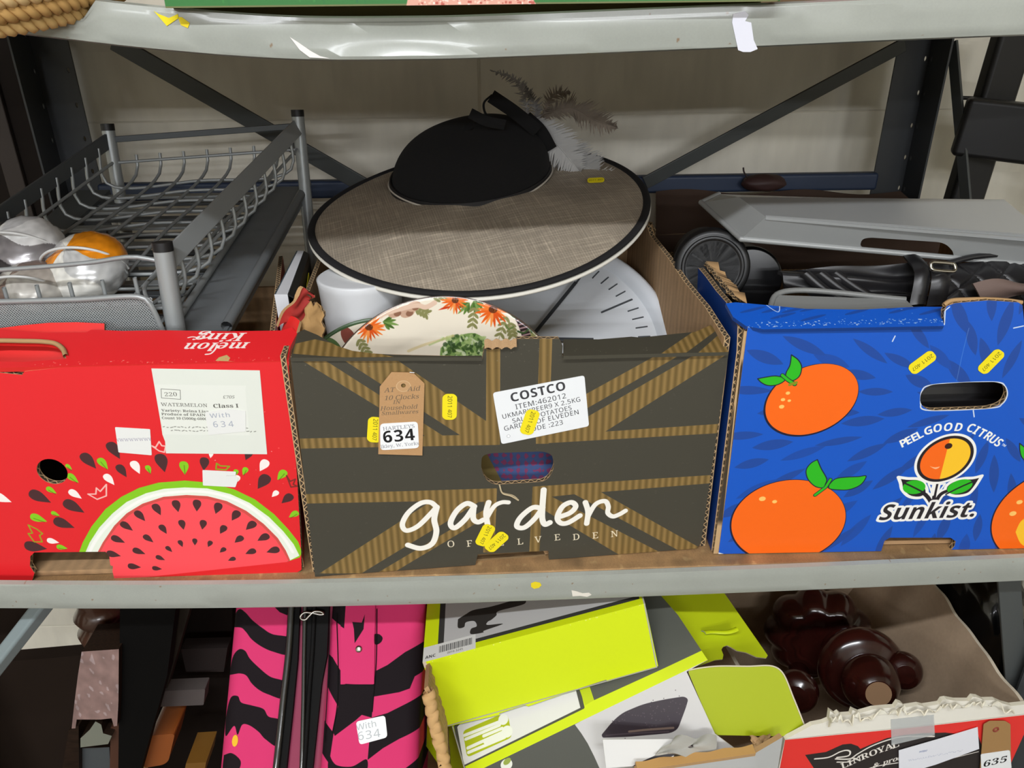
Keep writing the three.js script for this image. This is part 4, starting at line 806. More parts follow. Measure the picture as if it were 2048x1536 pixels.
// ---------------------------------------------------------------- the blue citrus box
const citrus = thing('citrus_box', 'blue cardboard fruit box printed with oranges and a half orange half yellow flower logo', 'box');
{
  const R = [-8, -4, 420, 312], BLUE = '#1257c2', LEAF = '#1c489c';
  const tex = print(R, 4, (x) => {
    fillAll(x, R, BLUE);
    // darker leaves radiating from beside the hand hole
    const C = [251.6, 176.6], wide = 620 / 1843 * 648;
    const leafShape = (u, v, a, L, w, col) => { const c = Math.cos(a), s = Math.sin(a), q = (p, r) => [u + p * c - r * s, v + p * s + r * c]; x.beginPath(); x.moveTo(...q(-L / 2, 0)); x.quadraticCurveTo(...q(0, w), ...q(L / 2, 0)); x.quadraticCurveTo(...q(0, -w), ...q(-L / 2, 0)); x.fillStyle = col; x.fill(); };
    for (let k = 0; k < 9; k++) {
      const r = 60 + k * 31, n = 13 + k * 4;
      for (let i = 0; i < n; i++) {
        const a = ((i + (k % 2) * 0.5) / n) * Math.PI * 2 + rr(-0.05, 0.05), q = r + rr(-7, 7), L = rr(34, 50), w = rr(8, 12);
        const u = C[0] + q * Math.cos(a), v = C[1] + q * Math.sin(a) * 0.95;
        if (u > R[0] && u < R[2]) leafShape(u, v, a + rr(-0.16, 0.16), L, w, rnd() < 0.8 ? LEAF : '#194ba6');
      }
    }
    const OR = '#fb6a12', GRN = '#2bb81e', INK = '#1a1830';
    const leaf = (pts, mid) => { blob(x, pts, GRN, INK, 1); };
    // oranges
    const o1 = [70.3, 188], o2 = [68.5, 42.3], o3 = [352.5, 43];
    oval(x, o1[0] - 0.6, o1[1] - 0.8, 47, 39, 0.42, INK); oval(x, ...o1, 45.8, 37.8, 0.42, OR);
    oval(x, o2[0] - 0.5, o2[1] - 0.6, 62, 54, -0.1, INK); oval(x, ...o2, 60.8, 52.8, -0.1, OR);
    oval(x, ...o3, 66, 62, 0, INK); oval(x, ...o3, 64.5, 60.5, 0, OR);
    blob(x, [[317.2, 23.1], [319.8, 38], [331.5, 43.5], [342.8, 3.7], [328.5, 6.4]], '#fcc32c');
    for (const [u, v, r] of [[45.7, 196.2, 2], [41.9, 189.1, 2], [48.3, 187.8, 1.6], [41.7, 181.3, 2.4], [36.8, 72.4, 3.2], [50.2, 68.5, 2.4], [310.9, 62, 3], [307.8, 47.4, 3.4]]) oval(x, u, v, r * 1.1, r * 0.9, 0, '#ffc56a');
    leaf([[43.1, 237.3], [50.3, 232], [54.8, 224.8], [54.8, 216], [51.2, 211], [45.5, 209.2], [41.3, 211.2], [40.8, 218.2], [43.3, 226.5]]);
    leaf([[13.9, 212.4], [20.9, 213.8], [31, 215.1], [40.8, 212.3], [38.8, 208.2], [32.4, 205.1], [24.7, 205], [18.2, 208.2]]);
    line(x, [[37.4, 215.8], [43.6, 210.6], [51.2, 205.7]], INK, 4.2, false); line(x, [[37.4, 215.8], [43.6, 210.6], [51.2, 205.7]], GRN, 2.8, false); line(x, [[46.1, 205.4], [52.3, 207.5]], '#8a8a1a', 3, false);
    leaf([[87.1, 119.3], [92.9, 108.2], [100.3, 96.3], [100.4, 89.8], [98.5, 84.8], [89.9, 86.8], [81.2, 95.6], [77.5, 106.4], [80.9, 114.8]]);
    leaf([[104.3, 88.6], [109.6, 95.4], [120.2, 97.3], [132.9, 97.7], [141.1, 98.2], [137.5, 87.9], [126.6, 82], [113.7, 81.9], [105.1, 83.8]]);
    line(x, [[104.6, 94.7], [101.2, 85.4], [91.7, 75.8]], INK, 4.2, false); line(x, [[104.6, 94.7], [101.2, 85.4], [91.7, 75.8]], GRN, 2.8, false);
    leaf([[291, 134.4], [300.6, 126.9], [310.9, 116.2], [309, 109.9], [299, 116.5], [294, 125]]);
    // logo: flower with a half-and-half fruit, leaves, word mark
    const c0 = [219, 117.1];
    const Wt = '#f6f4ee', BK = '#221c22';
    const stemL = [[217.8, 61.9], [210, 72], [199, 80], [189.1, 82.8]], stemR = [[220.7, 61.8], [224.4, 73.9], [234.2, 79.6], [242.5, 83.4]], stem = [[219.4, 60.7], [217.6, 75.2], [217, 88.3]];
    const lf = [[174.9, 96.2], [184.8, 94.4], [197.9, 93.1], [206.3, 84.2], [209.2, 75.4], [203, 70], [191.5, 71.8], [182.3, 80.4], [178.6, 89.2]], rf = [[262.4, 96], [257.9, 80.9], [252.4, 73.3], [239.9, 71.4], [229.5, 76], [227.7, 83.7], [233.5, 90.1], [243.8, 93.1], [253.9, 93.6]];
    for (const [col, w] of [[Wt, 9], [BK, 4]]) { for (const q of [stemL, stemR, stem]) line(x, q, col, w); }
    poly(x, [[208.4, 87.4], [215.7, 86.2], [216.3, 73]], null, Wt, 2); poly(x, [[226, 87], [220.1, 86.1], [220.7, 74]], null, Wt, 2);
    for (const q of [lf, rf]) { blob(x, q, BK, Wt, 3.4); }
    for (const q of [stemL, stemR]) line(x, q, BK, 4);
    oval(x, 194.2, 83.4, 12, 8.6, -0.15, GRN); oval(x, 242.3, 83, 13, 8.6, 0.3, GRN);
    line(x, [[182.3, 89.1], [194.7, 82.7], [209.5, 74.3]], BK, 1.8); line(x, [[255.8, 89.6], [242.8, 82.3], [230, 73.8]], BK, 1.8);
    oval(x, ...c0, 32, 29, 0.72, Wt); oval(x, ...c0, 29.2, 26.2, 0.72, BK); 
    x.save(); x.beginPath(); x.ellipse(c0[0], c0[1], 26, 23, 0.72, 0, Math.PI * 2); x.clip();
    fillAll(x, [c0[0] - 40, c0[1] - 40, c0[0] + 40, c0[1] + 40], '#fa6a14'); poly(x, [[218.2, 147.2], [218.8, 86.1], [268, 85], [252.3, 146.5]], '#fdc62a'); x.restore();
    oval(x, 218.8, 132.6, 3.8, 3.4, 0, '#3a1a14'); x.globalAlpha = 0.8; blob(x, [[204.5, 109], [210.3, 107.4], [215.6, 108.1], [211.7, 105.2]], '#ffc9a0'); x.globalAlpha = 1;
    for (const [col, k] of [[Wt, 7], [null, 0]]) text(x, 'Sunkist.', 217.2, 52.9, 27.5, { style: 'bold', skew: 0.2, sx: 0.98, col: col ?? '#2a2628', stroke: col, lw: k * 0.8, a: 0.02 });
    text(x, 'Sunkist.', 217.2, 52.9, 27.5, { style: 'bold', skew: 0.2, sx: 0.98, col: '#2a2628', stroke: '#d8d8e6', lw: 0.4, a: 0.02 });
    oval(x, 264.2, 46.8, 3.4, 3, 0, null, Wt, 0.8);
    const A = [[170.2, 136.3], [173.7, 138.3], [178.4, 141.5], [182.8, 144.2], [186.6, 146.8], [190.9, 149.8], [196.1, 152.1], [203.3, 154], [211, 155], [219, 154.9], [226.8, 154.3], [231.6, 154.2], [237.2, 153.3], [243.3, 150.3], [249.4, 147.2], [256.2, 144], [262.5, 140.1], [268.4, 136.3], [274.3, 132.1]];
    const LT = ['P', 'E', 'E', 'L', '', '', 'G', 'O', 'O', 'D', '', '', 'C', 'I', 'T', 'R', 'U', 'S', ''];
    const arc = (q) => { const f = q * (A.length - 1), i = Math.min(A.length - 2, Math.floor(f)); return [A[i][0] + (A[i + 1][0] - A[i][0]) * (f - i), A[i][1] + (A[i + 1][1] - A[i][1]) * (f - i)]; };
    const word = (str, q0, q1) => [...str].forEach((ch, i) => { const q = q0 + ((q1 - q0) * i) / (str.length - 1), p = arc(q), a = arc(Math.min(1, q + 0.04)), b = arc(Math.max(0, q - 0.04)); text(x, ch, p[0], p[1], 13, { style: 'bold', col: Wt, a: Math.atan2(a[1] - b[1], a[0] - b[0]) }); });
    word('PEEL', 0.02, 0.215); word('GOOD', 0.31, 0.535); word('CITRUS', 0.66, 0.955); text(x, '™', 275.1, 131.2, 7, { col: Wt, a: -0.5 });
    // wear: white scuffs along fold, edge and hole
    speckle(x, [-1.5, 264.6, 181.8, 265.9], 160, ['#dfe6f2', '#8fb0e0'], 0.4, 1.4, 0.6);
    line(x, [[-3.4, 267], [22.6, 264.2], [52, 267.3], [101.6, 267.7], [181.5, 267.4]], '#a9c2ea', 0.7, false);
    for (const q of [[[183.5, 265.9], [181, 280.1], [184.3, 283.5]], [[250.6, 261.2], [259.3, 263.2]], [[137.7, 249.6], [139.1, 255]], [[234, 173.4], [236.7, 166]]]) line(x, q, '#d5dff0', 1.2, false);
    x.globalAlpha = 0.35; line(x, [[207.8, 261.9], [208.1, 236.5], [209.4, 206.5]], '#9fbdf0', 0.6); x.globalAlpha = 1;
    line(x, [[-2.9, 2.6], [3.1, 0.5]], '#e4e8ee', 2.4, false);
    const hb = [[179.4, 181.9], [177.6, 195.6], [184.5, 202.2], [216.8, 204.4], [249.7, 204.2], [258.6, 199.8], [263.5, 190.1], [261.2, 180.3], [250.1, 175.6], [189, 174.3]]; line(x, [...hb, hb[0]], '#d8dce4', 1.4);
  });
  const BM = [mat(0xffffff, 0.35, { map: tex, clearcoat: 0.15, clearcoatRoughness: 0.4 }), FLUTE, KRAFT], BL = mat(0x123f8c, 0.45);
  const bw = 370;
  const outline = [...[[-1.8, 1.4], [175.9, -0.1], [176.8, 14.7], [181.7, 18.8], [248, 17.2], [254.9, 12.4], [255.1, 5.8], [253, -0.1]], [bw, 1], [bw, 268], ...[[262.2, 264.5], [258.4, 268.2], [252.7, 284.1], [247.7, 287], [219.1, 289.5], [188.4, 287.2], [181.6, 284.4], [180.3, 278.3], [183.2, 267], [-2.3, 266.9]]];
  for (const p of outline) p[1] = Math.max(p[1], 1);
  const hole = rounded([[178.2, 182], [176.9, 195.6], [184.3, 202.8], [216.7, 204.8], [249.6, 204.6], [259, 200.2], [263.8, 190.1], [261.6, 179.9], [250.2, 175.2], [189.1, 173.9]], 8);
  onFrame('front_panel', FB, outline, 0.006, BM, citrus, { holes: [hole], rect: R });
  // inner ply of the front: its fluted left edge shows past the print
  onFrame('side_return', FB, [[-7, 1], [1, 1], [1, 262], [-5, 262]], 0.004, [FLUTE, FLUTE, KRAFT], citrus, { off: -1 / 1000 });
  const F2 = [-12, -12, 420, 90];
  const ftex = print(F2, 3.4, (x) => { fillAll(x, F2, BLUE); for (let i = 0; i < 26; i++) { const u = rr(0, 190), v = rr(5, 60); oval(x, u, v, 14, 1.8, 0.3, LEAF); } speckle(x, [0, -2, 190, 6], 160, ['#e6ebf4', '#8fb0e0'], 0.4, 1.3, 0.8); speckle(x, [0, 6, 190, 60], 60, ['#7aa0e4'], 0.3, 1.2, 0.6); line(x, [[20, 40], [34, 20], [40, 44]], '#c9d6ee', 0.8); line(x, [[60, 30], [72, 38], [80, 26]], '#9bb7e8', 0.8); });
  onFrame('flange', FBF, [[-1.4, 1], [13.7, -4.2], [182.8, -5.6], [188.3, 12.5], [196.4, 21.6], [171.4, 22.8], [112.6, 20.6], [60.8, 23.6], [25.7, 30.5], [-3.2, 35.7], [-13.2, 34.4], [-10.5, 14.4]], 0.004, [mat(0xffffff, 0.35, { map: ftex, clearcoat: 0.15 }), BL, KRAFT], citrus, { rect: F2 });
  onFrame('flange', FBF, [[300, -1], [368, -1], [368, 60], [300, 60]], 0.004, [BL, BL, KRAFT], citrus);
  mesh('torn_edge', tube([[0.4269, 0.284, -0.022], [0.433, 0.2871, -0.024], [0.4525, 0.2875, -0.026], [0.471, 0.2872, -0.026], [0.4917, 0.2853, -0.026], [0.5026, 0.284, -0.024]].map((p) => [p[0], p[1] + 0.001, p[2]]), 0.0022, 40, 6), KRAFT_PLAIN, citrus);
  // left side with its torn top
  const top = [[12.3, 262.7], [57.6, 269.8], [95.9, 267.7], [142.8, 267.8], [185, 266.3]];
  const sidePts = [[6, 1], [340, 1], [340, 236], [240, 232], ...top.slice().reverse().map((p) => [p[0], Math.min(p[1], 275)]), [6, 240]];
  const sideM = onFrame('side_panel', FBS, sidePts, 0.006, [KRAFT, FLUTE, BL], citrus, { off: -1 / 1000 });
  mesh('torn_edge', sheet((s, t) => { const a = inFrame(FBS, ...lerp3([...top[1], 0], [...top[4], 0], s)); const j = 0.0025 * Math.sin(s * 31) + 0.002 * Math.sin(s * 67); return [a[0] + 0.013 * t - 0.001, a[1] + 0.004 + j * (0.4 + t) - 0.006 * t, a[2]]; }, 30, 5, 0.005), [mat(0xa07c4e, 0.95), KRAFT_PLAIN, FLUTE], citrus);
  const gx = FB[1], bk = FBS[1], P = (u, d, y) => [FB[0][0] + gx[0] * u + bk[0] * d, y, FB[0][2] + gx[2] * u + bk[2] * d];
  const side = (name, a, b, y1, m) => mesh(name, sheet((s, q) => { const p = lerp3(a, b, s); return [p[0], 0.001 + y1 * q, p[2]]; }, 1, 1, 0.005), m, citrus);
  side('back_panel', P(0.002, 0.36, 0), P(0.368, 0.36, 0), 0.2, [KRAFT, BL, FLUTE]);
  side('side_panel', P(0.368, 0.36, 0), P(0.368, 0.008, 0), 0.25, [KRAFT, BL, FLUTE]);
  mesh('base_panel', sheet((s, q) => P(0.008 + 0.355 * s, 0.01 + 0.345 * q, 0.007), 1, 1, 0.005), KRAFT, citrus);
  lotSticker(FB, 170.9, 227.1, -2.38, citrus, 0.7, 0.95); lotSticker(FB, 237.6, 226.8, -2.15, citrus, 0.7, 0.95);
  settle(citrus);
}

// ---------------------------------------------------------------- things in the blue box
{
  // upturned grey plastic tray
  const mk = (name, label, rim, topP, hole) => {
    const t = thing(name, label, 'tray');
    const G = mat(0x979998, 0.22, { clearcoat: 0.5, clearcoatRoughness: 0.2 });
    const n = rim.length, quad = (a, b, c, d, nm, seg = 6) => mesh(nm, sheet((s, u) => lerp3(lerp3(a, b, s), lerp3(d, c, s), u), seg, seg, 0.003), [G, G, G], t);
    for (let i = 0; i < n; i++) {
      const j = (i + 1) % n;
      if (i === hole) {                       // the long front wall, with its hand slot cut out
        const a = V3(rim[i]), b = V3(rim[j]), c = V3(topP[j]), d = V3(topP[i]), U = b.clone().sub(a), L = U.length(); U.normalize();
        let Vv = d.clone().sub(a); Vv.sub(U.clone().multiplyScalar(Vv.dot(U))).normalize();
        const to = (p) => [p.clone().sub(a).dot(U) * 1000, p.clone().sub(a).dot(Vv) * 1000], fr = [a.toArray(), U.toArray(), Vv.toArray()];
        onFrame('front_wall', fr, [[0, 0], [L * 1000, 0], to(c), to(d)], 0.003, [G, G, G], t, { holes: [rounded(mk.slot, 9, 5)] });
      } else quad(rim[i], rim[j], topP[j], topP[i], 'wall');
    }
    mesh('base', sheet((s, u) => lerp3(lerp3(topP[0], topP[1], s), lerp3(topP[topP.length - 1], topP[2], s), u), 8, 8, 0.003), [G, G, G], t);
    mesh('rim', mergeGeometries([[0, 1], [3, 4], [4, 0]].map(([i, j]) => rod(rim[i], rim[j], 0.0032, 10)).concat([rim[0], rim[4]].map((p) => new THREE.SphereGeometry(0.0032, 10, 8).translate(...p)))), G, t);
    settle(t);
  };
  const R0 = [0.2821, 0.305, -0.1829], R1 = [0.6008, 0.285, -0.1243], T0 = [0.3009, 0.333, -0.1674], T1 = [0.5805, 0.318, -0.1086];
  const R3 = [0.2657, 0.318, -0.2975], R4 = [0.2943, 0.322, -0.3228], T3 = [0.2896, 0.34, -0.2296];
  const back = (p, q) => [q[0], p[1] + 0.02, p[2] - 0.2];
  mk.slot = [[124.5, 3.4], [123.7, 14.1], [131.1, 16.9], [206.5, 18.9], [220.2, 7.1], [223.6, -4.1], [210.1, -3.6], [137.3, -2.6]];
  const R2 = [R1[0] + 0.02, R1[1] + 0.02, R4[2]], T2 = [T1[0] + 0.01, T1[1] + 0.016, T3[2] + 0.01];
  mk('grey_tray', 'grey plastic tray turned upside down with a hand slot, on top in the blue box', [R0, R1, R2, R4, R3], [T0, T1, T2, T3, T3], 0);
  // the second tray is a plain slab edge peeping out below
  const t = thing('grey_tray', 'second grey plastic tray lying low behind the top edge of the blue box', 'tray');
  const g = mat(0x7c7d7b, 0.35), q = [[0.2852, 0.262, -0.0797], [0.4279, 0.262, -0.0507], [0.4215, 0.27, -0.0781], [0.2974, 0.27, -0.0996]];
  mesh('base', sheet((s, u) => lerp3(lerp3(q[0], q[1], s), lerp3(q[3], q[2], s), u), 6, 6, 0.003), g, t);
  mesh('rim', tube([q[0], q[3], [q[3][0] + 0.02, q[3][1] + 0.003, q[3][2] - 0.004], q[2]], 0.003, 30, 8), g, t);
  settle(t);
}
{
  // black round tin lying on its side
  const t = thing('black_tin', 'black round tin with raised rings lying sideways, left in the blue box', 'tin');
  const c = [0.259, 0.2675, -0.2], prof = [[0, 0], [0.036, 0], [0.0405, 0.001], [0.042, 0.004], [0.041, 0.008], [0.0395, 0.011], [0.0395, 0.02], [0.0425, 0.022], [0.044, 0.026], [0.0425, 0.03], [0.04, 0.032], [0.04, 0.14], [0.037, 0.15], [0, 0.15]];
  const B = mat(0x050506, 0.55, { clearcoat: 0.25, clearcoatRoughness: 0.25 });
  const M = new THREE.Matrix4().makeTranslation(...c).multiply(new THREE.Matrix4().makeRotationFromEuler(new THREE.Euler(-1.8, 0, -0.2)));
  mesh('body', new THREE.LatheGeometry(prof.map((p) => new THREE.Vector2(p[0], p[1])), 72).applyMatrix4(M), B, t);
  mesh('lid', new THREE.LatheGeometry([[0, 0.004], [0.03, 0.004], [0.034, 0.0015], [0.0352, -0.001], [0.034, -0.003], [0.031, -0.0025], [0.0295, 0.0], [0, 0.0]].map((p) => new THREE.Vector2(p[0], p[1])), 72).applyMatrix4(M), B, t);
  settle(t);
  const t2 = thing('black_tin', 'plain black round tin in shadow beside the ringed tin', 'tin');
  const c2 = [0.3039, 0.2516, -0.2], M2 = new THREE.Matrix4().makeTranslation(...c2).multiply(new THREE.Matrix4().makeRotationFromEuler(new THREE.Euler(-1.75, 0, -0.1)));
  mesh('body', new THREE.LatheGeometry([[0, 0], [0.034, 0], [0.037, 0.003], [0.038, 0.01], [0.0365, 0.014], [0.0365, 0.12], [0, 0.12]].map((p) => new THREE.Vector2(p[0], p[1])), 60).applyMatrix4(M2), mat(0x08080a, 0.3), t2);
  settle(t2);
}
{
  // black leather bag with quilted flap, strap and buckle
  const t = thing('leather_bag', 'black quilted leather bag with a wide strap and silver buckle under the grey tray', 'bag');
  const L = mat(0x1a191b, 0.38, { clearcoat: 0.25, clearcoatRoughness: 0.4 });
  const a0 = [0.3206, 0.2819, -0.16], a1 = [0.4744, 0.2862, -0.15], b0 = [0.3801, 0.255, -0.12], b1 = [0.4671, 0.2501, -0.12];
  mesh('folds', sheet((s, u) => { const p = lerp3(lerp3(b0, b1, s), lerp3(a0, a1, s), u), w = Math.sin(u * 16 + 2.4 * Math.sin(s * 2.4) + s * 2) * 0.0036 + 0.0025 * Math.sin(s * 9 + u * 5); return [p[0] - 0.02 * Math.sin(Math.PI * u) * (1 - s), p[1] + w - 0.004, p[2] + 0.012 * Math.sin(Math.PI * u) + w]; }, 48, 60, 0.004), [L, L, L], t);
  const c0 = [0.471, 0.2575, -0.1], c1 = [0.5963, 0.2461, -0.1], d0 = [0.4856, 0.2863, -0.135], d1 = [0.6053, 0.2936, -0.135];
  const quilt = (s, u) => { const a = (s * 4 + u * 1.5) % 1, b = (((s * 4 - u * 1.5) % 1) + 1) % 1, k = Math.min(a, 1 - a, b, 1 - b); const q = Math.min(1, k * 4); return 0.0016 * q * (2 - q); };
  mesh('quilted_flap', sheet((s, u) => { const p = lerp3(lerp3(c0, c1, s), lerp3(d0, d1, s), u), k = quilt(s, u) + 0.006 * Math.sin(Math.PI * u); return [p[0], p[1] + k * 0.6, p[2] + k]; }, 90, 50, 0.005), [L, L, L], t);
  mesh('flap_piping', tube([[d0[0] - 0.004, d0[1], d0[2] + 0.003], [0.516, 0.2944, -0.135], [0.5666, 0.2966, -0.135], d1], 0.0032, 40, 8), L, t);
  const s0 = [0.4449, 0.2572, -0.095], s1 = [0.4511, 0.287, -0.11], s2 = [0.4576, 0.2932, -0.15];
  const ribbon = (pts, w) => { const c = new THREE.CatmullRomCurve3(pts.map(V3)); return sheet((s, u) => { const p = c.getPoint(u); return [p.x + w * (s - 0.5), p.y + 0.002 * Math.sin(s * 3), p.z + 0.003 * Math.sin(Math.PI * s)]; }, 6, 20, 0.003); };
  mesh('strap', ribbon([s0, s1, s2], 0.017), [L, L, L], t);
  mesh('strap', ribbon([[0.4646, 0.2557, -0.095], [0.4664, 0.282, -0.1], [0.4724, 0.2925, -0.12]], 0.02), [L, L, L], t);
  const bc = [0.4689, 0.294, -0.112], ring = rounded([[-13, -4.5], [13, -4.5], [13, 4.5], [-13, 4.5]], 4).map((p) => [bc[0] + p[0] / 1000, bc[1] + p[1] / 1000 * 0.8 - p[0] / 1000 * 0.1, bc[2] + 0.006 - p[1] / 2000]);
  mesh('buckle', tube(ring, 0.0019, 90, 8, true), mat(0xc9c6bd, 0.2, { metalness: 1 }), t);
  for (const [k, x] of [1600, 1640, 1690].entries()) mesh('strap', ribbon([[a0[0] + 0.02 + k * 0.016, a0[1] - 0.004, a0[2] + 0.02], [a0[0] + 0.045 + k * 0.018, a0[1] - 0.022, a0[2] + 0.035], [a0[0] + 0.09 + k * 0.012, a0[1] - 0.036, a0[2] + 0.045]], 0.009), [L, L, L], t);
  { const g = new RoundedBoxGeometry(0.26, 0.19, 0.15, 6, 0.05), p = g.attributes.position;
    for (let i = 0; i < p.count; i++) { const k = 1 + 0.05 * NOISE.noise(p.getX(i) * 20, p.getY(i) * 20, p.getZ(i) * 20); p.setXYZ(i, p.getX(i) * k, p.getY(i) * k, p.getZ(i) * k); }
    g.computeVertexNormals(); mesh('body', g.translate(0.47, 0.115, -0.125), L, t); }
  mesh('lining', sheet((s, u) => { const p = [0.4928, 0.2848, -0.09]; return [p[0] + 0.06 * s + 0.02 * u, p[1] - 0.004 - 0.03 * u * (1 - s) + 0.004 * Math.sin(s * 5), p[2] + 0.004 * Math.sin(u * 4)]; }, 10, 8, 0.003), mat(0x6d5a52, 0.7), t);
  settle(t);
}
{
  // old cardboard lying at the back
  const t = thing('cardboard_carton', 'old brown cardboard carton with ragged edges behind the grey tray', 'box');
  const K = mat(0x4a382e, 0.9), q = [[0.263, 0.2152, -0.52], [0.6804, 0.2353, -0.5], [0.7064, 0.2478, -0.54], [0.6711, 0.2549, -0.6], [0.2758, 0.263, -0.6]];
  mesh('front_panel', sheet((s, u) => { const p = lerp3(lerp3(q[0], q[1], s), lerp3(q[4], q[3], s), u); return [p[0], p[1] + 0.004 * Math.sin(s * 13) * u, p[2]]; }, 30, 6, 0.006), [K, K, FLUTE], t);
  mesh('side_panel', sheet((s, u) => lerp3(lerp3([q[0][0], 0.002, q[0][2]], [q[1][0] + 0.13, 0.002, q[1][2]], s), lerp3(q[0], [q[1][0] + 0.13, q[1][1], q[1][2]], s), u), 4, 4, 0.006), [K, K, FLUTE], t);
  mesh('torn_corner', sheet((s, u) => { const p = lerp3(lerp3(q[1], [0.6966, 0.238, -0.5], s), lerp3(q[2], [0.7109, 0.2555, -0.54], s), u); return [p[0] + 0.004 * Math.sin(u * 12), p[1], p[2] + 0.003 * Math.sin(u * 7 + s)]; }, 6, 8, 0.004), [mat(0x7a5038, 0.9), KRAFT, FLUTE], t);
  settle(t);
  const t2 = thing('wooden_lump', 'dark reddish brown rounded wooden lump resting on the blue rear rail', 'ornament');
  const c = [0.4537, 0.2695, -0.632];
  const g = new THREE.SphereGeometry(1, 24, 16), p = g.attributes.position;
  for (let i = 0; i < p.count; i++) { const k = 1 + 0.1 * NOISE.noise(p.getX(i) * 2, p.getY(i) * 2, p.getZ(i) * 2); p.setXYZ(i, p.getX(i) * 0.036 * k, p.getY(i) * 0.014 * k, p.getZ(i) * 0.02 * k); }
  g.computeVertexNormals(); g.translate(c[0], c[1], c[2] + 0.012);
  mesh('body', g, mat(0x3a2320, 0.6), t2);
  mesh('stalk', tube([[c[0] - 0.026, c[1] + 0.008, c[2] + 0.01], [c[0] - 0.033, c[1] + 0.017, c[2] + 0.01], [c[0] - 0.035, c[1] + 0.024, c[2] + 0.01]], 0.0014, 12, 6), mat(0x2a1c1a, 0.6), t2);
  settle(t2);
}
{
  // black painted wooden frame leaning at the right, beyond the rack
  const t = thing('black_wooden_frame', 'black painted wooden frame with a thick crossrail leaning at the right of the rack', 'frame');
  const K = mat(0x0d0c0d, 0.5);
  mesh('leg', flatBar([0.7944, 0.4917, -0.6], [0.7744, 0.1822, -0.6], [1, 0, 0], 0.056, 0.03), K, t);
  mesh('crossrail', flatBar([0.7254, 0.3605, -0.57], [0.8993, 0.3451, -0.5], [0, 1, 0], 0.085, 0.03), K, t);
  mesh('leg', flatBar([0.9607, 0.4919, -0.55], [1.0096, 0.1915, -0.55], [1, 0, 0], 0.05, 0.03), K, t);
  mesh('rod', rod([0.7227, 0.3981, -0.6], [0.7898, 0.3949, -0.6], 0.003), K, t);
  settle(t);
}

// ---------------------------------------------------------------- lower shelf: zebra suitcase
const FS = [[-0.2051, -0.18, -0.03], [0.9982, -0.0467, 0.0365], [0.0593, 0.7866, -0.6146]], FY1 = [[-0.0795, -0.1161, 0], [0.9572, 0.2894, 0], [-0.287, 0.9491, -0.1299]], FY1T = [[-0.0795, -0.1161, 0], [0.9572, 0.2894, 0], [0, 0, -1]], FY2 = [[-0.0144, -0.221, 0.055], [0.9056, 0.4007, -0.1388], [-0.4197, 0.8001, -0.4286]], FY2T = [[-0.0144, -0.221, 0.055], [0.9056, 0.4007, -0.1388], [-0.2755, 0.3071, -0.911]], FY2F = [[0.242, -0.1894, 0.05], [0.9925, -0.1125, -0.0472], [0.081, 0.8972, -0.4341]], FY2G = [[0.2001, -0.1338, 0], [0.9623, -0.2167, -0.1647], [-0.0847, 0.3365, -0.9378]], FL = [[0.3186, -0.2, 0.0514], [0.9921, 0, -0.1258], [0, 1, 0]];
const roundRect = (pts, r) => rounded(pts, r);
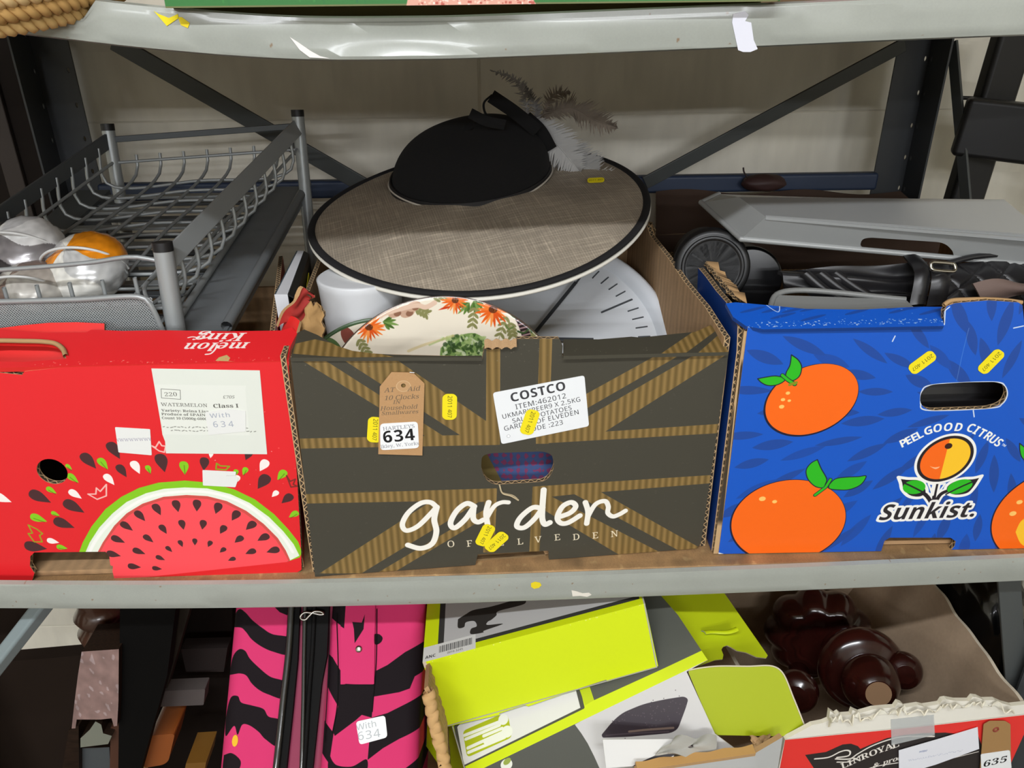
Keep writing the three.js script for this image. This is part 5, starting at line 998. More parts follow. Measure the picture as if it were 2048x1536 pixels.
{
  const t = thing('suitcase', 'pink and black zebra striped suitcase standing on its end under the red box', 'suitcase');
  const R = [-118, -270, 124, 150], PK = '#d2386c', BK = '#1b1518';
  const tex = print(R, 3.6, (x) => {
    fillAll(x, R, PK);
    const B = (p) => blob(x, p, BK), H = (p) => poly(x, p, BK);
    B([[-115.6, 63.4], [-110.8, 78.3], [-103.2, 85.9], [-95.3, 82.7], [-85.4, 73.5], [-72.1, 64.5], [-60.4, 58.4], [-37.9, 54], [-39.2, 36.1], [-58.7, 38.9], [-73, 44.5], [-84.8, 52.2], [-92.5, 60.6], [-99.8, 65.1]]);
    B([[-111.5, 9.4], [-106.8, 30.5], [-98.8, 40.2], [-91.1, 38.8], [-84.8, 30.3], [-73.6, 20.7], [-59, 10.6], [-40.6, 4.5], [-41.2, -13], [-60, -8.9], [-71.3, -4], [-80.2, 2.9], [-87.1, 11.2], [-94.8, 13.4], [-102.9, 11.9]]);
    B([[-110.1, -38.4], [-104.3, -15.1], [-95.1, -11.7], [-90.1, -18.7], [-77.9, -21.6], [-63.9, -25.2], [-57.1, -33.4], [-42.4, -38.8], [-42.8, -64.9], [-58.2, -58.3], [-67.1, -50.2], [-78.5, -43.4], [-86.7, -43], [-91, -53.9], [-96, -44.5], [-106.2, -56.8]]);
    B([[-106.2, -77.6], [-97.1, -73.9], [-89.4, -77.3], [-84.4, -83.4], [-86.6, -92.2], [-97.2, -99.9], [-105.7, -95.1]]);
    H([[-60.4, 89], [-38.7, 96.3], [-38.5, 78.1], [-54.3, 83.8]]);
    B([[-118.5, 113.3], [-93.6, 116.7], [-61.4, 101.2], [-38.8, 97.7], [-41.4, 112.6], [-83.7, 130.7], [-111.4, 127.2]]);
    H([[1.9, 39.7], [12.1, 33.4], [22.8, 19.1], [23.8, 4.7], [63.6, 5.7], [64.1, 20.1], [77.4, 27], [97.4, 42.1], [117.6, 53.2], [120.7, 20.1], [109.9, 14.6], [105.1, 1.4], [93, -3], [63.1, -8.7], [62.5, -31.9], [50.7, -29], [44.3, -34.9], [21.1, -52.7], [18, -47], [22.5, -20], [3, 6.9], [-1, 5.5]]);
    H([[120.6, -6], [80.6, -26.4], [62.5, -31.9], [61.1, -62.6], [60.7, -77.8], [77.5, -64.8], [95.9, -54.2], [122.4, -42.1]]);
    H([[-3.8, -28.3], [7.8, -38.3], [19.5, -49.5], [17.3, -74.9], [16.5, -82.5], [4.9, -71.4], [-3.2, -62.8]]);
    B([[15.7, -71.2], [20.4, -79.9], [27.5, -84.8], [43.6, -85.1], [59.3, -77.2], [58.9, -91.6], [37.9, -99.6], [17.3, -92.5]]);
    H([[-2.4, 97.3], [24.2, 98], [24.2, 67.6], [3.1, 80.5]]); H([[33.4, 75.2], [44.6, 74.8], [47.7, 84.4], [47.2, 67.5], [37.8, 51.2], [35.8, 67.2]]);
    B([[60.1, 61.8], [65.7, 61.5], [69.8, 57.4], [67.6, 52], [61.5, 50.2]]); H([[103.1, -86.9], [121.4, -75.2], [125.7, -107.7], [98.9, -108.3]]);
    B([[57.8, 120.7], [85.5, 129.7], [108.4, 124.8], [100.8, 108.2], [75.4, 108.9]]);
    for (let k = 0; k < 4; k++) { const v = -150 - k * 38; B([[-116, v], [-60, v + 14], [-10, v - 6], [-20, v - 18], [-70, v - 2], [-116, v - 16]]); B([[30, v - 4], [70, v + 12], [122, v + 2], [118, v - 16], [70, v - 6]]); }
  });
  const Z = mat(0xffffff, 0.8, { map: tex, specularIntensity: 0.25 }), T = mat(0x0b0a0a, 0.7, { specularIntensity: 0.3 }), EDGE = mat(0x1a1916, 0.3, { clearcoat: 0.5 });
  const toFrame = (o) => { frameMatrix(FS).decompose(o.position, o.quaternion, o.scale); return o; };
  const planar = (g) => { const p = g.attributes.position, uv = []; for (let i = 0; i < p.count; i++) uv.push((p.getX(i) * 1000 - R[0]) / (R[2] - R[0]), (p.getY(i) * 1000 - R[1]) / (R[3] - R[1])); g.setAttribute('uv', new THREE.Float32BufferAttribute(uv, 2)); return g; };
  const shell = (u0, u1) => { const g = new RoundedBoxGeometry((u1 - u0) / 1000, 0.4, 0.2, 8, 0.018); g.translate((u0 + u1) / 2000, -0.065, -0.1); return planar(g); };
  const zl0 = -35.2 - 4, zl1 = -10.1 + 4;
  toFrame(mesh('shell', shell(-111, -30), Z, t)); toFrame(mesh('shell', shell(3, 118), Z, t));
  toFrame(mesh('gusset', planar(new RoundedBoxGeometry(0.05, 0.395, 0.19, 4, 0.01).translate(-0.014, -0.065, -0.1)), mat(0x8d2347, 0.6), t));
  const band = (pts, off, th, m, name) => { const o = mesh(name, cutout(pts, th, { off: off / 1000, rect: R }), m, t); return toFrame(o); };
  band([...[[-42.2, 101.7], [-31, 102], [-28.3, 29.7], [-29.5, -30.2], [-31.6, -93.6], [-44.3, -93.8], [-42.4, -22.7], [-41.1, 34.7]]], 2.5, 0.012, T, 'zipper_tape');
  band([...[[-25.2, 102.1], [3.9, 102.9], [5.7, 35.8], [1.9, 4.2], [-1.5, -92.9], [-14.2, -93.2], [-17.9, -22.2], [-21.8, 43.1]]], 2.5, 0.012, T, 'zipper_tape');
  const pipe = (pts, r, m, name) => mesh(name, tube(pts, r, 40, 8), m, t);
  const L = (pts, w) => pts.map((p) => inFrame(FS, p[0], p[1], w));
  pipe(L([[-40.5, 101.7], [-39, 42.7], [-40.5, -9.8], [-41.8, -61.1], [-42.7, -93.8]], 4), 0.0042, EDGE, 'piping');
  pipe(L([[-24.5, 102.2], [-21.1, 43.1], [-17.6, -9.2], [-14.8, -60.5], [-13.3, -93.2]], 4), 0.0026, EDGE, 'piping');
  pipe(L([[-13.3, 102.4], [-11.5, 43.4], [-11.5, -9.1], [-10.8, -60.4], [-10.9, -93.1]], 3.6), 0.0028, T, 'zipper_teeth');
  const pull = mesh('zipper_pull', tube(L([[-27.6, 80.4], [-25.9, 77.1], [-21.7, 76.8], [-17.9, 80.7], [-12, 86.2], [-2.9, 85.8], [-0.7, 83.8], [-4.1, 83], [-15.4, 84.8], [-23.8, 84.6]], 7), 0.0016, 70, 8, true), mat(0xb9b7b0, 0.25, { metalness: 1 }), t);
  // handle patch with rivets
  const hp = [[17.5, 103.3], [58.8, 104.3], [63.5, 6.3], [60.9, 4.6], [30.6, 5.5], [24.6, 3.2], [23.5, 17.8]];
  const handle = band(hp, 4.5, 0.003, [Z, mat(0xb02858, 0.5), Z], 'handle');
  const rivet = mesh('rivet', new THREE.SphereGeometry(0.0042, 16, 10).scale(1, 1, 0.5), mat(0xb8b4a8, 0.25, { metalness: 1 }), handle);
  rivet.position.set(0.0431, 0.0447, 0.0046);
  const seam = (pts) => pipe(L(pts, 0.6), 0.0006, T, 'stitching');
  seam([[5.3, 83.9], [8.1, 30.6], [9.3, -21.6], [9.4, -59.9]]); seam([[13.3, 84.2], [20.1, 17.7], [21.5, -21.3], [18.2, -49.6]]); seam([[61.1, 90.8], [64, 32], [63.6, 5.7], [62.8, -25.5]]);
  const sp = [[44.4, -36.5], [78, -28.8], [82.2, -52.7], [50.4, -61.6]], sr = [Math.min(...sp.map((p) => p[0])), Math.min(...sp.map((p) => p[1])), Math.max(...sp.map((p) => p[0])), Math.max(...sp.map((p) => p[1]))];
  const stx = print(sr, 12, (x) => { fillAll(x, sr, '#eef0ee'); text(x, 'With', 56.9, -40.4, 9.5, { col: '#a9aeb2', a: 0.22, sx: 1.25 }); text(x, '634', 61, -50.2, 12.5, { col: '#a9aeb2', a: 0.18, sx: 1.2, gap: 8 }); });
  toFrame(mesh('note_sticker', cutout(rounded(sp, 4), 0.0004, { rect: sr, off: 0.8 / 1000 }), [mat(0xffffff, 0.4, { map: stx }), paper(0xe6e6e6), paper(0xe6e6e6)], t)).userData.label = 'handwritten white sticker';
  band(ellipse(...[-93.1, -60.3], 3.4, 6.4, 0, 20), 0.8, 0.0004, paper(0xe8b41c), 'dot_sticker');
  for (const [u, v] of [[-90, -268], [-48, -268], [22, -268], [100, -268]]) { const f = mesh('foot', new THREE.CylinderGeometry(0.012, 0.014, 0.02, 16), T, t); f.position.set(...inFrame(FS, u, v, -150)); f.quaternion.setFromRotationMatrix(frameMatrix(FS)); }
  settle(t);
}

// ---------------------------------------------------------------- lime equipment boxes in an open carton
const LIME = '#d3e414', GREYP = '#b9b8b4', SLATE = '#4b4c44';
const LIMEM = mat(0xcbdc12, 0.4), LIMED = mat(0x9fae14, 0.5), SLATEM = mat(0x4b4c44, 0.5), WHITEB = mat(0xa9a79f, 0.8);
{
  const t = thing('equipment_box', 'lime green cardboard box with a black clamp pictured on its grey top, uppermost of two', 'box');
  const F = [-8, -96, 258, 4], TR = [-4, -4, 258, 190];
  const ftex = print(F, 4, (x) => {
    fillAll(x, F, LIME);
    poly(x, [[-0.8, 2.2], [50.8, 4.5], [51, 0.9], [3.2, 0.1]], '#e6e8dc'); text(x, '£4.99', 11.6, 2.7, 6, { style: 'bold', a: 0.02, col: '#222' });
    speckle(x, [0, -3, 254, 0], 30, ['#f2f5c8'], 0.3, 0.8, 0.8); oval(x, 1, -2.8, 3, 5, 0, '#d9c8b0');
  });
  const ttex = print(TR, 4, (x) => {
    fillAll(x, TR, LIME);
    poly(x, [[17, 9], [250, 9], [250, 186], [17, 186]], '#3a3b38'); 
    poly(x, [[24, 14.5], [246, 14.5], [246, 183], [24, 183]], '#bdbcb9');
    blob(x, [[40.4, 53.4], [50, 58.3], [59.4, 61.7], [81.2, 59.6], [116.9, 59.2], [120.9, 49.1], [90.3, 48.8], [87.1, 42.7], [80.8, 37.8], [76.6, 36.2], [75.9, 31.4], [92.7, 27.4], [91.9, 25.7], [72.3, 23.6], [70.8, 21.2], [56.5, 23.8], [56.7, 32.1], [63.3, 33.9], [60.2, 43.1], [50.2, 44.7], [48, 37.9], [40.7, 39.5]], '#33312e');
    poly(x, [[0, 0], [62, 0], [62, 22], [0, 22]], '#dcdcd6');
    for (let i = 0; i < 34; i++) { x.fillStyle = '#333'; x.fillRect(19 + i * 1.15, 8, [0.4, 0.8, 0.3, 0.6][(i * 7) % 4], 10); }
    text(x, 'ANC', 9, 6, 6, { style: 'bold', col: '#333' }); text(x, '0016 3245', 38, 4.6, 4, { col: '#444' });
  });
  const depth = 0.13, notch = [[-5.6, -92], ...[[58.7, -94.2], [60.1, -92.2], [91.2, -89.5], [94, -92.8], [155.8, -86], [188.2, -83.7], [188.8, -86.8], [248.2, -83.5]]];
  onFrame('front_panel', FY1, [[0, 0], ...notch, [254.5, 0]], 0.0015, [mat(0xffffff, 0.38, { map: ftex, clearcoat: 0.2 }), paper(0xb9a98c), WHITEB], t, { rect: F });
  onFrame('top_panel', FY1T, [[0, 0], [254.5, 0], [254.5, depth * 1000], [0, depth * 1000]], 0.0015, [mat(0xffffff, 0.35, { map: ttex, clearcoat: 0.2 }), paper(0xb9a98c), WHITEB], t, { rect: TR });
  const A = inFrame(FY1, 0, 0), A2 = inFrame(FY1, -5.6, -92), B = inFrame(FY1, 254.5, 0), B2 = inFrame(FY1, 247, -85), Ab = inFrame(FY1T, 0, depth * 1000), Bb = inFrame(FY1T, 254.5, depth * 1000);
  const add = (p, q, r) => p.map((v, k) => v + q[k] - r[k]), quad = (a, b, c, d, m, name) => mesh(name, sheet((s, u) => lerp3(lerp3(a, b, s), lerp3(d, c, s), u), 2, 2, 0.0015), m, t);
  const Ab2 = add(Ab, A2, A), Bb2 = add(Bb, B2, B);
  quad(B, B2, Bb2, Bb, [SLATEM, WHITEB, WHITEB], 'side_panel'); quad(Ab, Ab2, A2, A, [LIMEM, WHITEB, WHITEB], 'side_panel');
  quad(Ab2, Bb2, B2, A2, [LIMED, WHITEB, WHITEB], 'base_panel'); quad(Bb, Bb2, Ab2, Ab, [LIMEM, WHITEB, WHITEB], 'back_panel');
  settle(t);
}
{
  const t = thing('equipment_box', 'lower lime edged box with torn lime flaps and a black tray pictured on it', 'box');
  const TR = [-34, -6, 270, 175], F = [-30, -130, 285, 6];
  const ttex = print(TR, 4, (x) => {
    fillAll(x, TR, LIME);
    poly(x, [[-20.5, 57.2], [-17.3, 59.6], [120, 38.2], [132.4, 33.1], [129.1, 11.8], [127.9, 10.8], [-24, 10.5]], SLATE); poly(x, [[-16.8, 54.8], [47.2, 85.1], [127.4, 34.7], [124.6, 13.4], [-21.1, 12.3]], '#e4e3e0');
    poly(x, [[131.3, 34.4], [138.6, 32.6], [142.8, 31.3], [141.6, 14.3], [130.6, 13.6]], '#c0d014'); poly(x, [...[[143.3, 31.6], [142, 14.4]], [225, 12.5], [276, 12], [276, 172], [150, 172]], '#54564e');
    const rp = rounded([[-11.8, 48], [34.1, 46.2], [44.1, 42.4], [40.8, 16.9], [-15.2, 18.4]], 5); poly(x, rp, '#aebb16');
    for (const q of [[[-11.1, 42.4], [31.6, 39]], [[-10.9, 37.8], [31.2, 35.4]], [[10, 32.2], [32.9, 30.9]], [[-11.5, 27.7], [32.3, 26.7]], [[9.3, 25.1], [32.8, 23.5]], [[-12.2, 22.9], [32.6, 20.6]]]) line(x, q, '#eef0e4', 3.6, false);
    oval(x, 37.4, 39.4, 6, 6, 0, '#eef0e4'); oval(x, 37.3, 25.1, 6.5, 6.5, 0, '#eef0e4');
  });
  const ftex = print(F, 4, (x) => {
    fillAll(x, F, SLATE);
    poly(x, [...[[111.9, -0.4], [114.1, -12.3], [115.5, -25.4], [115.6, -41], [115, -57.8]], [130, -130], [290, -130], [290, 10], ...[[233.9, 6.1]]], '#cbc9c6');
    const g = x.createLinearGradient(90, 0, 285, 0); 
    poly(x, rounded([[133.4, -23.3], [151.7, -15.1], [164.8, -11.5], [189.8, -12.8], [212.6, -18.2], [233.6, -24.5], [236.9, -29.2], [230.7, -36.1], [211.9, -53.9], [203.1, -54.6], [157.6, -37.5], [133.1, -26.7]], 8), '#352c34');
    for (let k = 0; k < 60; k++) { const p = [191.2, -27]; oval(x, p[0] + rr(-42, 40), p[1] + rr(-14, 14), 0.6, 0.5, 0, '#54484f'); }
    line(x, [[162.5, -33.3], [183, -40.7], [207.9, -50.6]], '#7a675e', 2.4); line(x, [[137.7, -26.1], [159.2, -34.3], [201.5, -52]], '#4e434a', 1.4);
    oval(x, 24.2, -7.4, 7, 6, 0.3, '#dfe2d4'); oval(x, 26.4, -4.5, 5, 3, 0.3, '#8fa03a');
  });
  const w = 275;
  onFrame('top_panel', FY2T, [[-20, 0], [w, 0], [w - 6, 60], [w - 30, 160], [-24, 160]], 0.0015, [mat(0xffffff, 0.38, { map: ttex, clearcoat: 0.2 }), paper(0xb9a98c), WHITEB], t, { rect: TR });
  onFrame('front_panel', FY2, [[-22, 0], [-24, -120], [w - 6, -120], [246.2, -76], [248.5, -1.5], [w - 2, 0]], 0.0015, [mat(0xffffff, 0.38, { map: ftex, clearcoat: 0.2 }), paper(0xb9a98c), WHITEB], t, { rect: F });
  const FLM = [mat(0xa6b312, 0.45), paper(0xcfc2a8), WHITEB], lines = (x) => x;
  const flap = onFrame('flap', FY2F, rounded([[-35.9, 71.9], [-2.1, 76.6], [62.8, 77.4], [74.1, 71.7], [105.3, 9.3], [103.7, 0.8], [78.5, -1.4], [2.7, -0.1], [-1.1, 1.4]], 5), 0.0016, FLM, t); flap.userData.label = 'lime flap folded out to the right';
  mesh('crease', tube([[0.2462, -0.1202, 0.0174], [0.2579, -0.144, 0.0275], [0.2694, -0.1663, 0.0369], [0.2785, -0.1779, 0.0415], [0.2845, -0.194, 0.0486]], 0.0007, 30, 5), paper(0xd5d896), flap); t.attach(t.children[t.children.length - 1]);
  mesh('flap_edge', tube([[0.2133, -0.1208, 0.0208], [0.2279, -0.12, 0.0189], [0.2462, -0.1202, 0.0172], [0.2811, -0.1239, 0.0154], [0.3107, -0.127, 0.0139], [0.3207, -0.1337, 0.0161], [0.3343, -0.1629, 0.0285], [0.347, -0.1933, 0.0416]], 0.0009, 50, 5), paper(0xd6cdb4), t);
  const flap2 = onFrame('flap', FY2G, [...[[-12.8, 85.3], [99.7, 94.7], [129.9, 11.8], [126.5, 8.5], [114.1, 9.6], [102.2, 15.3], [90.5, 17.4], [84.3, 21.7], [79.8, 24.1], [73.8, 22.4], [70.2, 18.7], [70.6, 12.3], [67.6, 6.9], [57.5, 5.9], [35.8, -0.7], [18.8, -3.4], [0.7, -2.8], [-2.2, 14.8]]], 0.0016, [mat(0xbccb14, 0.45), paper(0xcfc2a8), WHITEB], t); flap2.userData.label = 'torn lime flap';
  mesh('torn_curl', sheet((s, u) => { const a = lerp3([0.2457, -0.1312, -0.0431], [0.2862, -0.1383, -0.0562], s); return [a[0] + 0.003 * u, a[1] + 0.01 * Math.sin(u * 2.2) * (0.4 + 0.6 * s), a[2] + 0.008 * u - 0.004 * Math.cos(s * 4)]; }, 14, 6, 0.0012), [LIMEM, LIMEM, WHITEB], t);
  // hidden walls of the box, dark inside
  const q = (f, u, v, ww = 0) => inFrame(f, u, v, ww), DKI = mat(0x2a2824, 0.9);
  const quad = (a, b, c, d, m, name) => mesh(name, sheet((s, u) => lerp3(lerp3(a, b, s), lerp3(d, c, s), u), 2, 2, 0.0015), m, t);
  const down = (p) => [p[0] - 0.01, p[1] - 0.13, p[2] + 0.035];
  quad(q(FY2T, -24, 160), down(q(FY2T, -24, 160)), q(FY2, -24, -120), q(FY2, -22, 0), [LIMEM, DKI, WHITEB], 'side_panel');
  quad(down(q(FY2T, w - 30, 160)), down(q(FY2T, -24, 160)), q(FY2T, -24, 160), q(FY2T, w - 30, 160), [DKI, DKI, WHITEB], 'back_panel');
  settle(t);
}
{
  // the carton they stand in
  const t = thing('open_carton', 'open brown carton with ragged left edge and grey front holding the lime boxes', 'box');
  const GF = mat(0xb7b8b6, 0.6);
  const e = [[-0.0729, -0.0921, 0.06], [-0.0665, -0.1201, 0.075], [-0.057, -0.1741, 0.095]];
  const edge = (u) => (u < 0.35 ? lerp3(e[0], e[2], u / 0.35) : lerp3(e[2], [e[2][0] + 0.004, -0.54, e[2][2] - 0.002], (u - 0.35) / 0.65));
  mesh('side_panel', sheet((s, u) => { const p = edge(u); return [p[0] + 0.0015 * Math.sin(u * 90) * (1 - s) - 0.016 * s, p[1] - 0.14 * s * Math.max(0, 1 - u / 0.6), p[2] - 0.3 * s]; }, 6, 60, 0.005), [KRAFT, KRAFT, KRAFT_PLAIN], t);
  mesh('torn_edge', tube(Array.from({ length: 22 }, (_, i) => { const p = lerp3(e[0], e[2], i / 21); return [p[0] + 0.004 + 0.0022 * Math.sin(i * 2.3), p[1] - 0.002 + 0.002 * Math.sin(i * 3.7), p[2] + 0.001]; }), 0.0062, 60, 8), mat(0xc19a66, 0.9), t);
  const f0 = [0.1446, -0.1773, 0.1], f1 = [0.2784, -0.1903, 0.075], f2 = [0.3127, -0.1821, 0.062];
  mesh('front_panel', sheet((s, u) => { const p = s < 0.7 ? lerp3(f0, f1, s / 0.7) : lerp3(f1, f2, (s - 0.7) / 0.3); return [p[0], p[1] - 0.3 * (1 - u), p[2] + 0.02 * (1 - u)]; }, 20, 6, 0.006), [GF, KRAFT, KRAFT_PLAIN], t);
  mesh('top_edge', sheet((s, u) => { const p = lerp3(f0, f1, s); return [p[0] + 0.001, p[1] + 0.0015, p[2] + 0.001 - 0.011 * u + 0.001 * Math.sin(s * 23) * u]; }, 30, 3, 0.004), [mat(0xc79a5c, 0.85), KRAFT, KRAFT_PLAIN], t);
  mesh('torn_flap', sheet((s, u) => { const a = lerp3([0.2791, -0.1875, 0.055], [0.3053, -0.1964, 0.05], s), b = lerp3([0.2803, -0.1935, 0.07], [0.2925, -0.1937, 0.066], s), p = lerp3(a, b, u); return [p[0] + 0.001 * Math.sin(u * 16), p[1] + 0.0012 * Math.sin(s * 13 + u * 7), p[2] + 0.002 * Math.sin(s * 5)]; }, 10, 10, 0.002), [mat(0xb08058, 0.9), KRAFT, KRAFT_PLAIN], t);
  mesh('torn_flap', sheet((s, u) => { const a = lerp3([0.1924, -0.1669, 0.07], [0.2383, -0.1792, 0.06], s), b = lerp3([0.1667, -0.1728, 0.085], [0.2336, -0.1919, 0.08], s), p = lerp3(a, b, u); return [p[0], p[1] + 0.003 * Math.sin(s * 9 + u * 5), p[2] + 0.003 * Math.sin(u * 6)]; }, 14, 12, 0.002), [mat(0x9b8a86, 0.7), WHITEB, WHITEB], t);
  mesh('base_panel', box(-0.09, 0.3, -0.548, -0.542, -0.24, 0.09), KRAFT, t);
  settle(t);
  // the white and black leaflet inside it
  const l = thing('leaflet', 'white leaflet with a diagonal black band lying in front of the lime boxes', 'paper');
  const lr = [0, 0, 120, 60], lt = print(lr, 5, (x) => { fillAll(x, lr, '#d9d8d4'); poly(x, [[50, 0], [120, 42], [120, 20], [86, 0]], '#231f26'); for (let i = 0; i < 12; i++) oval(x, 100 + rr(-12, 12), 30 + rr(-6, 6), 0.6, 0.5, 0, '#d9d8d4'); });
  const p0 = [0.1149, -0.1841, 0.09], p1 = [0.1817, -0.1842, 0.088], p2 = [0.202, -0.1692, 0.07], p3 = [0.1123, -0.159, 0.075];
  mesh('sheet', sheet((s, u) => lerp3(lerp3(p0, p1, s), lerp3(p3, p2, s), u), 8, 6, 0.0008), [mat(0xffffff, 0.5, { map: lt }), WHITEB, WHITEB], l);
  settle(l);
}

// ---------------------------------------------------------------- the red and white box with turned wood
{
  const t = thing('banner_box', 'red cardboard box with a black ribbon banner and ragged torn white top edge', 'box');
  const R = [-6, -340, 310, 30];
  const tex = print(R, 3.6, (x) => {
    fillAll(x, R, '#e8352f');
    poly(x, [...[[2.3, -0.5], [66.5, -5.4], [134.3, -11.2], [189.4, -15.1], [307.7, -21.9], [336.2, -23.4]], [330, 40], [-10, 40]], '#ece8dc');
    line(x, [[2.2, 0.4], [66.3, -4], [134, -9.8], [189, -13.7], [307.2, -20.4], [335.7, -21.9]], '#bdb8aa', 0.9, false);
    poly(x, [[-9.2, -0.3], [3.2, -0.7], [3.8, -49.3], [3.4, -111.4], [-5.5, -109.3]], '#ded9cf');
    const BK = '#2b2524', WH = '#e9e3da';
    poly(x, [[32.1, -30.9], [57.7, -31.5], [68.7, -26.6], [76.6, -23.2], [87.1, -24.1], [96.9, -30.2], [101.1, -35.7], [114.2, -30.4], [132, -24.3], [152.7, -23.6], [174.2, -25.3], [207.5, -30.7], [255.1, -47], [286.7, -106.9], [272.5, -123.8], [234, -120.1], [120.5, -104.3], [48.8, -59.3]], BK);
    line(x, [[45.6, -40.4], [62.9, -41.4], [75.5, -35.3], [83.9, -34.4], [88.9, -38.2], [87.5, -44.4], [73.7, -44.2]], WH, 2.2); line(x, [[72.3, -46.2], [90.4, -50.1], [99.5, -43.5], [114.9, -34], [136.1, -27.5], [157, -26.8], [194.1, -34.4]], WH, 2.2); line(x, [[75.2, -52.2], [93, -54.9], [105.2, -45.8]], WH, 1.8);
    [...'LINROYAL'].forEach((c, i) => { const u = [752, 792, 840, 895, 955, 1010, 1065, 1112][i], v = [1407, 1390, 1366, 1341, 1316, 1293, 1273, 1258][i]; const q = TO(u, v); text(x, c, q[0], q[1], 14.5, { font: 'serif', style: 'bold', col: WH, a: 0.36 }); });
    [...'& produce'].forEach((c, i) => { const q = TO(975 + i * 34, 1408 - i * 11); text(x, c, q[0], q[1], 11, { font: 'serif', style: 'italic bold', col: WH, a: 0.3 }); });
    line(x, [[114.3, -73.8], [131.4, -70.9], [156.4, -71.1]], WH, 1.6); line(x, [[206, -82.4], [234.2, -78.4], [262.8, -74.8]], WH, 1.2);
  });
  function TO(cx, cy) { const A = [75.8, -55.8], B = [168.3, -76.1], C = [69.2, -19.9], s = (cx - 700) / 500, q = (1400 - cy) / 150; return [A[0] + (B[0] - A[0]) * s + (C[0] - A[0]) * q, A[1] + (B[1] - A[1]) * s + (C[1] - A[1]) * q]; }
  const topE = [[23.8, 11.8], [32.5, 17], [45.6, 17.9], [51.8, 20.3], [50.7, 35.6], [58.8, 27.6], [62, 30.2], [66.8, 24.9], [77.8, 23.8], [78.3, 31.7], [83.7, 27.6], [88.5, 24.5], [103.9, 27.4], [121, 26.2], [130.6, 25], [133.2, 32.5], [139, 29.2], [144.8, 22.6], [161, 22.7], [168.8, 19], [187.8, 19.1], [189.7, 25.3], [194.8, 25.6], [208.4, 20.2], [226, 16.8], [228.7, 22.9], [236.4, 20.3], [245.2, 14.2], [260.1, 11.8], [273.3, 3.2], [285.8, -2.6], [302, -3.5], [321, -4.9]];
  onFrame('front_panel', FL, [-0.9, -1.2].length ? [[3, 0.2], ...topE, [304, -335], [-2, -335]] : [], 0.005, [mat(0xffffff, 0.5, { map: tex }), paper(0xe4ddc8), WHITEB], t, { rect: R });
  const pts = topE.slice(3, -2).map((p, i) => inFrame(FL, p[0], p[1] - 2.2 + 1.4 * Math.sin(i * 2.1), 0.5));
  mesh('torn_ply', sheet((s, u) => { const f = s * (pts.length - 1), i = Math.min(pts.length - 2, Math.floor(f)), p = lerp3(pts[i], pts[i + 1], f - i); return [p[0], p[1] + 0.0045 * Math.sin(s * 130) * u - 0.004 * (1 - u), p[2] + 0.003 + 0.006 * u * (0.5 + 0.5 * Math.sin(s * 47))]; }, 120, 3, 0.0015), [mat(0xf0ecdc, 0.9), paper(0xe4ddc8), paper(0xe4ddc8)], t);
  const INN = mat(0xffffff, 0.9, { map: grain(128, 128, (u, v) => { const k = 1 + 0.05 * fbm(u * 6, v * 6, 1) + 0.04 * (rnd() - 0.5); return [176 * k, 152 * k, 126 * k]; }) });
  const F1 = inFrame(FL, 306, -6, -2), quad = (a, b, c, d, m, name, n = 12, w = 0) => mesh(name, sheet((s, u) => { const p = lerp3(lerp3(a, b, s), lerp3(d, c, s), u); return [p[0] + w * Math.sin(s * 23 + u) * u, p[1] + w * Math.sin(s * 37) * u, p[2]]; }, n, 6, 0.005), m, t);
  quad([0.57, -0.53, F1[2]], [0.46, -0.53, -0.3], [0.615, -0.19, -0.3], F1, [INN, INN, paper(0xcfc3ae)], 'side_panel', 40, 0.0012);
  const L0 = inFrame(FL, 2, -4, -6);
  quad([0.46, -0.53, -0.3], [0.25, -0.53, -0.28], [0.28, -0.19, -0.28], [0.615, -0.19, -0.3], [INN, INN, paper(0xcfc3ae)], 'back_panel');
  quad([0.25, -0.53, -0.28], [L0[0], -0.53, L0[2]], [L0[0], L0[1] - 0.01, L0[2]], [0.28, -0.22, -0.28], [INN, INN, paper(0xcfc3ae)], 'side_panel');
  mesh('base_panel', box(0.3, 0.55, -0.535, -0.53, -0.28, 0.0), INN, t);
  mesh('tape', place(new THREE.Mesh(), FL) && (() => { const g = cutout([[129.5, 7], [183.8, 4], [193.6, -30.9], [140, -37]], 0.0003, { off: 0.8 / 1000 }); g.applyMatrix4(frameMatrix(FL)); return g; })(), mat(0xd8dcdc, 0.25, { transparent: true, opacity: 0.4 }), t);
  settle(t);
  const bb = (pts) => [Math.min(...pts.map((p) => p[0])), Math.min(...pts.map((p) => p[1])), Math.max(...pts.map((p) => p[0])), Math.max(...pts.map((p) => p[1]))];
  const note = thing('paper_note', 'white paper note with faint handwriting tucked across the black banner', 'paper');
  const np = [[150.6, -46.7], [202, -37.2], [247.2, -27.8], [259.9, -67], [206.2, -83.1], [160.9, -91.4]], nr = bb(np);
  const nt = print(nr, 6, (x) => { fillAll(x, nr, '#e6e7ee'); for (const [a, b] of [[[167.2, -67.5], [238, -64.8]], [[178.6, -55], [188.4, -54.7]]]) { for (let i = 0; i < 44; i++) { const q = i / 44; line(x, [[a[0] + (b[0] - a[0]) * q, a[1] + (b[1] - a[1]) * q + rr(-1.6, 1.6)], [a[0] + (b[0] - a[0]) * q + rr(0.3, 1.2), a[1] + (b[1] - a[1]) * q + rr(-1.6, 1.6)]], '#aab0c8', 0.5, false); } } });
  onFrame('sheet', FL, np, 0.0005, [mat(0xffffff, 0.6, { map: nt }), paper(0xe0e0e4), paper(0xe0e0e4)], note, { rect: nr, off: 2 / 1000 });
  settle(note);
  const tag = thing('parcel_tag', 'brown parcel tag with white lot number 635 on the red and white box', 'tag');
  const tp = [[253, -23.4], [259.9, -19.1], [281.1, -23.3], [290.1, -30.4], [322.6, -135.1], [276.5, -129.7]];
